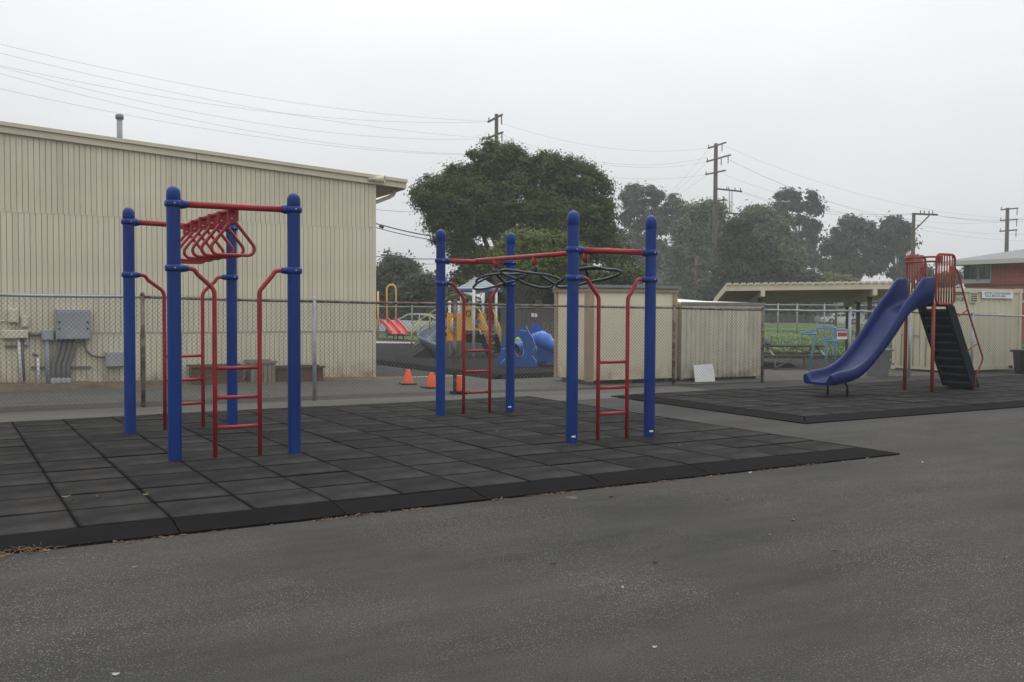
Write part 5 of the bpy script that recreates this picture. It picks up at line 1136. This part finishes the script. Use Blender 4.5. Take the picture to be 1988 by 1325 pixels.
# ------------------------------------------------------------------ trees
def crown_mesh(lobes, Y, nleaf, ls, seed, m, dfac=.8, clump=.5, per=60, aspect=.5, shell=.55, org=(0, 0, 0)):
    """leaves gathered in clumps; a leaf tends to face outward from its clump, so tops catch the sky and undersides fall dark"""
    rs = np.random.RandomState(seed); A = np.array([l[2] * l[3] for l in lobes], float); A /= A.sum(); nc = max(4, nleaf // per)
    which = rs.choice(len(lobes), nc, p=A); ctr = np.array([tuple(D(l[0], l[1], Y + (l[4] if len(l) > 4 else 0))) for l in lobes]); k = Y / FPX
    rad = np.array([(l[2] * k, (l[2] + l[3]) / 2 * k * dfac, l[3] * k) for l in lobes])
    d = rs.normal(size=(nc, 3)); d /= np.linalg.norm(d, axis=1)[:, None]; r = shell + (1 - shell) * rs.rand(nc) ** .6
    rr = np.maximum(rad[which] - clump * .35, rad[which] * .5)
    cc = ctr[which] + d * r[:, None] * rr
    cs = clump * (.55 + .7 * rs.rand(nc)); n = nc * per
    g = rs.normal(size=(n, 3)); g /= np.linalg.norm(g, axis=1)[:, None]; g *= (rs.rand(n) ** .45)[:, None]; gd = g.copy()
    g *= np.repeat(cs, per)[:, None] * .75; stray = rs.rand(n) < .28; g[stray] *= (1.25 + .9 * rs.rand(stray.sum()))[:, None]; g[:, 2] *= .72
    pos = np.repeat(cc, per, 0) + g; pos[:, 2] = np.maximum(pos[:, 2], .15)
    nr = gd + np.repeat(d, per, 0) * .5 + rs.normal(size=(n, 3)) * .45; nr[:, 2] += .45; nr /= np.linalg.norm(nr, axis=1)[:, None]
    u = rs.normal(size=(n, 3)); u[:, 2] -= .5; u -= nr * (u * nr).sum(1)[:, None]; u /= np.linalg.norm(u, axis=1)[:, None] + 1e-9; w = np.cross(nr, u)
    s = ls * (.65 + .7 * rs.rand(n))[:, None]; o = np.array(org)
    V = np.concatenate([pos - u * s, pos + w * s * aspect - u * s * .1, pos + u * s, pos - w * s * aspect - u * s * .1]) - o
    i = np.arange(n); return npmesh('crown', V, np.stack([i, i + n, i + 2 * n, i + 3 * n], 1), m)
def tree(name, label, lobes, Y, base_px, nleaf, ls, seed, lm, bark='bark', tr=.25, dfac=.8, clump=.5, limbs=7, per=60, group=None, aspect=.5, shell=.55):
    b0 = D(base_px, 600, Y); b0.z = 0; t = thing(name, label, 'tree' if 'shrub' not in name else 'shrub', b0, group); rr = random.Random(seed)
    o = link('crown', crown_mesh(lobes, Y, nleaf, ls, seed, lm, dfac, clump, per, aspect, org=b0, shell=shell), t)
    zmin = min(D(l[0], l[1] + l[3], Y).z for l in lobes); fork = b0 + UP * max(.5, zmin * .8) if zmin > 1 else b0 + UP * max(.6, D(0, lobes[0][1], Y).z * .25)
    q = MB(); q.tube([b0 - UP * .2, b0 + (fork - b0) * .5 + Vector((rr.uniform(-.1, .1), 0, 0)), fork], [tr * 1.35, tr * 1.05, tr], 9); part('trunk', q, M[bark], t)
    for l in sorted(lobes, key=lambda l: -l[2] * l[3])[:limbs]:
        e = D(l[0], l[1], Y + (l[4] if len(l) > 4 else 0)); mid = fork + (e - fork) * .5 + Vector((rr.uniform(-.3, .3), rr.uniform(-.3, .3), .3)); q = MB(); q.tube([fork - UP * .15, mid, e], [tr * .6, tr * .38, tr * .12], 7); part('limb', q, M[bark], t)
    return t
LM = dict(dark=leafmat('leaf_dark', (.020, .038, .006), (.095, .130, .020)), bright=leafmat('leaf_bright', (.050, .080, .010), (.155, .195, .026), .35), olive=leafmat('leaf_olive', (.030, .040, .017), (.065, .080, .032)),
          euca=leafmat('leaf_grey_green', (.034, .044, .027), (.062, .078, .046)), pale=leafmat('leaf_pale', (.052, .078, .040), (.115, .150, .075)), pine=leafmat('leaf_pine', (.017, .026, .013), (.036, .050, .020)), lime=leafmat('leaf_lime', (.07, .10, .03), (.14, .18, .06)))
big = [(905, 355, 62, 45), (860, 385, 62, 52), (835, 370, 38, 35), (950, 318, 55, 42), (1005, 325, 55, 40), (1065, 325, 60, 38), (1110, 345, 60, 42), (1150, 375, 48, 48), (930, 400, 85, 70), (1010, 400, 95, 80), (1090, 420, 95, 80), (1165, 430, 42, 55), (880, 450, 58, 48), (1150, 470, 62, 50), (1195, 500, 48, 30), (1215, 535, 42, 26, -2), (910, 500, 48, 35), (865, 420, 48, 40), (1130, 540, 80, 26, -1), (985, 520, 90, 50, 2), (1060, 540, 80, 50, 2), (945, 285, 28, 16), (985, 290, 25, 14), (890, 540, 30, 22)]
tree('broadleaf_tree', 'big rounded dark green tree beyond the play structure', big, 47, 1000, 190000, .075, 11, LM['dark'], tr=.3, clump=.52, limbs=14, per=100, shell=.42)
tree('broadleaf_tree', 'small brighter green tree in front of the big round tree', [(1030, 475, 62, 34), (985, 500, 45, 26), (1075, 485, 50, 36), (1110, 500, 36, 32), (1040, 520, 80, 40), (960, 515, 22, 14)], 40, 1045, 34000, .085, 12, LM['bright'], tr=.14, clump=.45, limbs=5, aspect=.4, per=90)
tree('broadleaf_tree', 'dark bushy tree beside the beige building corner', [(770, 515, 30, 22), (752, 540, 28, 30), (795, 520, 22, 18), (785, 555, 40, 35), (735, 565, 30, 35), (820, 560, 40, 28), (760, 590, 50, 30)], 62, 790, 26000, .12, 13, LM['olive'], tr=.2, clump=.7)
tree('broadleaf_tree', 'dark spreading tree with bare forked limbs behind the red slide', [(825, 550, 40, 22), (850, 575, 40, 35), (800, 575, 40, 28), (870, 600, 50, 30), (830, 600, 50, 24)], 55, 822, 26000, .11, 14, LM['olive'], bark='bark_pale', tr=.14, clump=.6)
tree('gum_tree', 'tall hazy grey gum tree right of the big round tree', [(1228, 383, 28, 27), (1262, 382, 30, 26), (1235, 425, 36, 30), (1275, 430, 32, 32), (1222, 475, 42, 38), (1265, 490, 45, 45), (1308, 402, 24, 28), (1318, 440, 22, 26), (1225, 530, 40, 40), (1290, 540, 60, 40)], 118, 1250, 22000, .24, 15, LM['euca'], tr=.4, clump=1.0)
tree('gum_tree', 'pale feathery gum tree behind the many armed pole', [(1350, 412, 34, 22), (1385, 408, 32, 20), (1345, 450, 45, 36), (1395, 450, 42, 36), (1325, 495, 45, 38), (1370, 500, 50, 40), (1340, 545, 60, 40), (1300, 560, 50, 40)], 100, 1345, 34000, .2, 16, LM['pale'], tr=.25, clump=1.1, shell=.25)
tree('pine_tree', 'dark dense pine mass left of the canopy roof', [(1432, 440, 32, 22), (1430, 480, 48, 38), (1470, 490, 40, 38), (1440, 530, 65, 42), (1500, 530, 55, 36), (1545, 550, 45, 26), (1575, 540, 22, 22), (1405, 570, 60, 35), (1490, 580, 70, 30), (1560, 590, 60, 24)], 80, 1445, 46000, .17, 17, LM['pine'], tr=.35, clump=.8, shell=.3)
tree('broadleaf_tree', 'light green hazy tree between pine and tall gum', [(1470, 415, 38, 18), (1500, 445, 38, 32), (1520, 480, 35, 34), (1460, 450, 32, 26), (1540, 500, 30, 26)], 96, 1500, 22000, .2, 18, LM['pale'], tr=.2, clump=1.0, shell=.25)
tree('gum_tree', 'tallest gum tree with rounded clumps and sky gaps', [(1530, 382, 28, 18), (1516, 402, 22, 15), (1550, 398, 24, 18), (1578, 382, 17, 18), (1582, 405, 14, 16), (1540, 428, 34, 17), (1575, 440, 24, 18), (1510, 420, 22, 14), (1552, 462, 28, 18), (1580, 470, 18, 16), (1570, 500, 30, 24)], 120, 1556, 11000, .23, 19, LM['euca'], bark='bark_pale', tr=.3, clump=.9, limbs=9, shell=.4)
tree('gum_tree', 'broad hazy gum tree behind the canopy left of the slide', [(1652, 432, 30, 16), (1632, 450, 30, 22), (1675, 445, 32, 22), (1620, 480, 34, 26), (1665, 485, 42, 30), (1700, 470, 26, 26), (1640, 520, 45, 24), (1690, 515, 34, 24), (1610, 515, 22, 20)], 112, 1655, 16000, .22, 20, LM['euca'], bark='bark_pale', tr=.3, clump=.9, limbs=9, shell=.4)
tree('gum_tree', 'hazy gum tree directly behind the slide guard rails', [(1735, 432, 24, 16), (1752, 442, 24, 18), (1725, 455, 24, 20), (1760, 468, 22, 22), (1740, 485, 30, 24), (1715, 500, 24, 18), (1770, 510, 16, 22), (1745, 525, 28, 18)], 112, 1742, 11000, .22, 21, LM['euca'], tr=.3, clump=.85, limbs=8, shell=.4)
tree('leafy_shrub', 'small lime green shrub showing above the canopy roof', [(1610, 545, 24, 14), (1640, 548, 22, 12)], 86, 1622, 6000, .16, 22, LM['lime'], tr=.1, clump=.6)
tree('broadleaf_tree', 'dark low tree behind the slide ladder', [(1795, 530, 20, 22), (1830, 545, 18, 18), (1855, 540, 14, 18), (1800, 570, 40, 24), (1850, 575, 24, 20)], 90, 1815, 9000, .18, 23, LM['olive'], tr=.2, clump=.7)
for k, (xs_, y_, w_, Y, sd) in enumerate(((1220, 590, 60, 95, 31), (1290, 590, 60, 98, 32), (1360, 592, 60, 96, 33), (1600, 588, 50, 108, 34), (1680, 586, 55, 106, 35), (1750, 588, 50, 106, 36))):
    tree('leafy_shrub', ['dark hedge shrub just right of the grey house', 'second dark shrub in the far hedge right of the grey house', 'third dark shrub in the far hedge below the slim pole', 'dark shrub under the canopy roof at its middle', 'dark shrub under the canopy roof beside the slide', 'dark shrub beyond the slide chute and container'][k], [(xs_, y_, w_, 26), (xs_ - 25, y_ - 12, 30, 20), (xs_ + 25, y_ - 10, 30, 22)], Y, xs_, 8000, .2, sd, LM['pine'], tr=.12, clump=.8, limbs=3)
for k, (xs_, y_, w_, Y, sd) in enumerate(((985, 585, 45, 50, 41), (1050, 588, 50, 50, 42), (890, 598, 40, 52, 43))):
    tree('leafy_shrub', ['dark shrub behind the white roof posts of the play structure', 'dark shrub behind the board fence with notices', 'dark shrub left of the play structure roof'][k], [(xs_, y_, w_, 34), (xs_ + 20, y_ + 15, 40, 30), (xs_ - 20, y_ + 10, 34, 30)], Y, xs_, 9000, .14, sd, LM['dark'], tr=.1, clump=.6, limbs=3)

# ------------------------------------------------------------------ litter on the ground
u1, v1 = ax(30.7)
rs = np.random.RandomState(9); n = 2000
s_ = -rs.rand(n) * 8.2; clus = .5 + .5 * np.sin(s_ * 3.1 + np.sin(s_ * 7.3) * 2); keep = rs.rand(n) < clus ** 2 + .08; s_ = s_[keep]; n = len(s_)
off = -.29 - np.abs(rs.normal(size=n)) * .035 - .005
pos = np.array(c1)[None] * np.array((1, 1, 0)) + s_[:, None] * np.array(u1) + off[:, None] * np.array(v1); pos[:, 2] = .004 + rs.rand(n) * .008
an = rs.rand(n) * 6.28; ln = .004 + rs.rand(n) ** 3 * .02; wd = ln * (.15 + rs.rand(n) * .45); a_ = np.stack([np.cos(an), np.sin(an), rs.normal(size=n) * .25], 1) * ln[:, None]; b_ = np.stack([-np.sin(an), np.cos(an), rs.normal(size=n) * .2], 1) * wd[:, None]
V = np.concatenate([pos - a_, pos + b_, pos + a_, pos - b_]); V[:, 2] = np.maximum(V[:, 2], .002); i = np.arange(n)
o = link('leaf_litter', npmesh('leaf_litter', V, np.stack([i, i + n, i + 2 * n, i + 3 * n], 1), M['leaf_dry'])); o['kind'] = 'stuff'; o['label'] = 'dry leaf crumbs along the mat edge'; o['category'] = 'litter'
# tuft of dry grass at the mat edge, left
tp = G(14, 1076); b = MB()
for k in range(90):
    p = tp + u1 * rnd.uniform(-.28, .22) - v1 * rnd.uniform(-.02, .06); d_ = Vector((rnd.gauss(0, .05), rnd.gauss(0, .03), rnd.uniform(.012, .05))); b.tube([p, p + d_ * .6, p + d_ + Vector((rnd.gauss(0, .02), 0, -.008))], [.0026, .002, .0008], 3, cap=False)
o = solo('dry_grass_tuft', b, M['straw'], 'tuft of dry grass at the mat edge, far left', 'dry grass', tp)
# single leaves and scraps
def leaf(x_, y_, L, lit, label, z=0.0):
    p = G(x_, y_, z); a = rnd.uniform(0, 6.28); e = Vector((math.cos(a), math.sin(a), 0)); f = Vector((-e.y, e.x, 0)); b = MB(); n = 6; up_, dn = [], []
    for k in range(n + 1):
        t = k / n; w = math.sin(math.pi * min(1, t * 1.02) ** .8) * L * .2; zz = .004 + .012 * (t - .5) ** 2 * 4 * L * 10
        up_.append(p + e * (t - .5) * L + f * w + UP * (zz + .006)); dn.append(p + e * (t - .5) * L - f * w + UP * zz)
    b.loft([up_, [(q + r) / 2 - UP * .003 for q, r in zip(up_, dn)], dn], closed=False)
    return solo('fallen_leaf' if not lit else 'paper_scrap', b, M['litter' if lit else 'leaf_dry'], label, 'leaf' if not lit else 'scrap', p, 'bits lying on the asphalt')
for x_, y_, L, lit, lb in ((1432, 1156, .026, 1, 'bright white scrap on the asphalt, largest in the right foreground'), (1209, 1142, .022, 1, 'pale scrap on asphalt left of the bright white scrap'), (1271, 1259, .022, 1, 'pale scrap on asphalt below the bright white scrap'), (1456, 919, .045, 1, 'white scrap on asphalt close to the long mat ramp'),
        (1410, 971, .05, 0, 'dry leaf on asphalt below the right end of the mat'), (1540, 1011, .06, 0, 'longest dry leaf on the right foreground asphalt'), (1842, 1085, .04, 0, 'dark curled leaf on asphalt near the right edge'), (1951, 1085, .04, 1, 'pale scrap on asphalt at the right edge beside a dark leaf'), (1188, 966, .06, 0, 'dry leaf on asphalt beside the pale dried spot'), (1272, 1094, .035, 0, 'small dry leaf on asphalt above the white scraps'),
        (1791, 899, .05, 1, 'pale scrap on asphalt right of the mat corner tip'), (1495, 1040, .045, 0, 'dry leaf on asphalt just below the longest leaf'), (610, 1268, .02, 0, 'tiny dry leaf on asphalt in the lower left foreground'), (1956, 902, .05, 0, 'dry leaf on asphalt below the slide mat at right'), (225, 1312, .03, 1, 'white scrap on asphalt at the bottom left corner'), (262, 1103, .04, 0, 'dry leaf on asphalt below the left end of the mat'), (1620, 1072, .03, 0, 'small dry leaf on asphalt left of the dark curled leaf'), (1074, 1097, .035, 0, 'dry leaf on asphalt near the middle of the foreground')):
    leaf(x_, y_, L, lit, lb)
for x_, y_, L, lb in ((188, 965, .05, 'dry leaf on the tiles at left, rightmost of three'), (128, 966, .07, 'largest dry leaf on the tiles at far left'), (140, 972, .04, 'small dry leaf just below the largest leaf on the tiles'), (283, 962, .05, 'dry leaf in a tile seam left of the front post'), (82, 920, .035, 'small dry leaf in a tile seam near the left edge'), (520, 838, .03, 'small dry leaf on tiles behind the front ladder'), (965, 838, .06, 'dry leaf on tiles between the two climbers'), (1085, 913, .05, 'dry leaf on tiles at the mat front, below the wheel climber'), (1320, 866, .05, 'dry leaf on tiles right of the wheel climber')):
    leaf(x_, y_, L, 0, lb, .064)
p = G(1110, 967); b = MB(); b.lathe([(.001, .004), (.05, .004), (.06, .002)], p, 14); 
for v in b.v: v.x = p.x + (v.x - p.x) * .75; v.y = p.y + (v.y - p.y) * 1.0
solo('dried_paint_spot', b, M['walk'], 'pale dried spot on the asphalt by the mat edge', 'spot', p)

# ------------------------------------------------------------------ haze
hm = bpy.data.materials.new('haze'); hm.use_nodes = True; t = hm.node_tree; t.nodes.clear(); v = t.nodes.new('ShaderNodeVolumePrincipled'); oo = t.nodes.new('ShaderNodeOutputMaterial')
v.inputs['Color'].default_value = (.93, .95, .97, 1); v.inputs['Density'].default_value = .00115; v.inputs['Anisotropy'].default_value = 0
t.links.new(v.outputs[0], oo.inputs['Volume'])
b = MB(); b.box((0, 90, 13.5), (420, 230, 29)); o = struct('haze', b, hm, 'stuff')
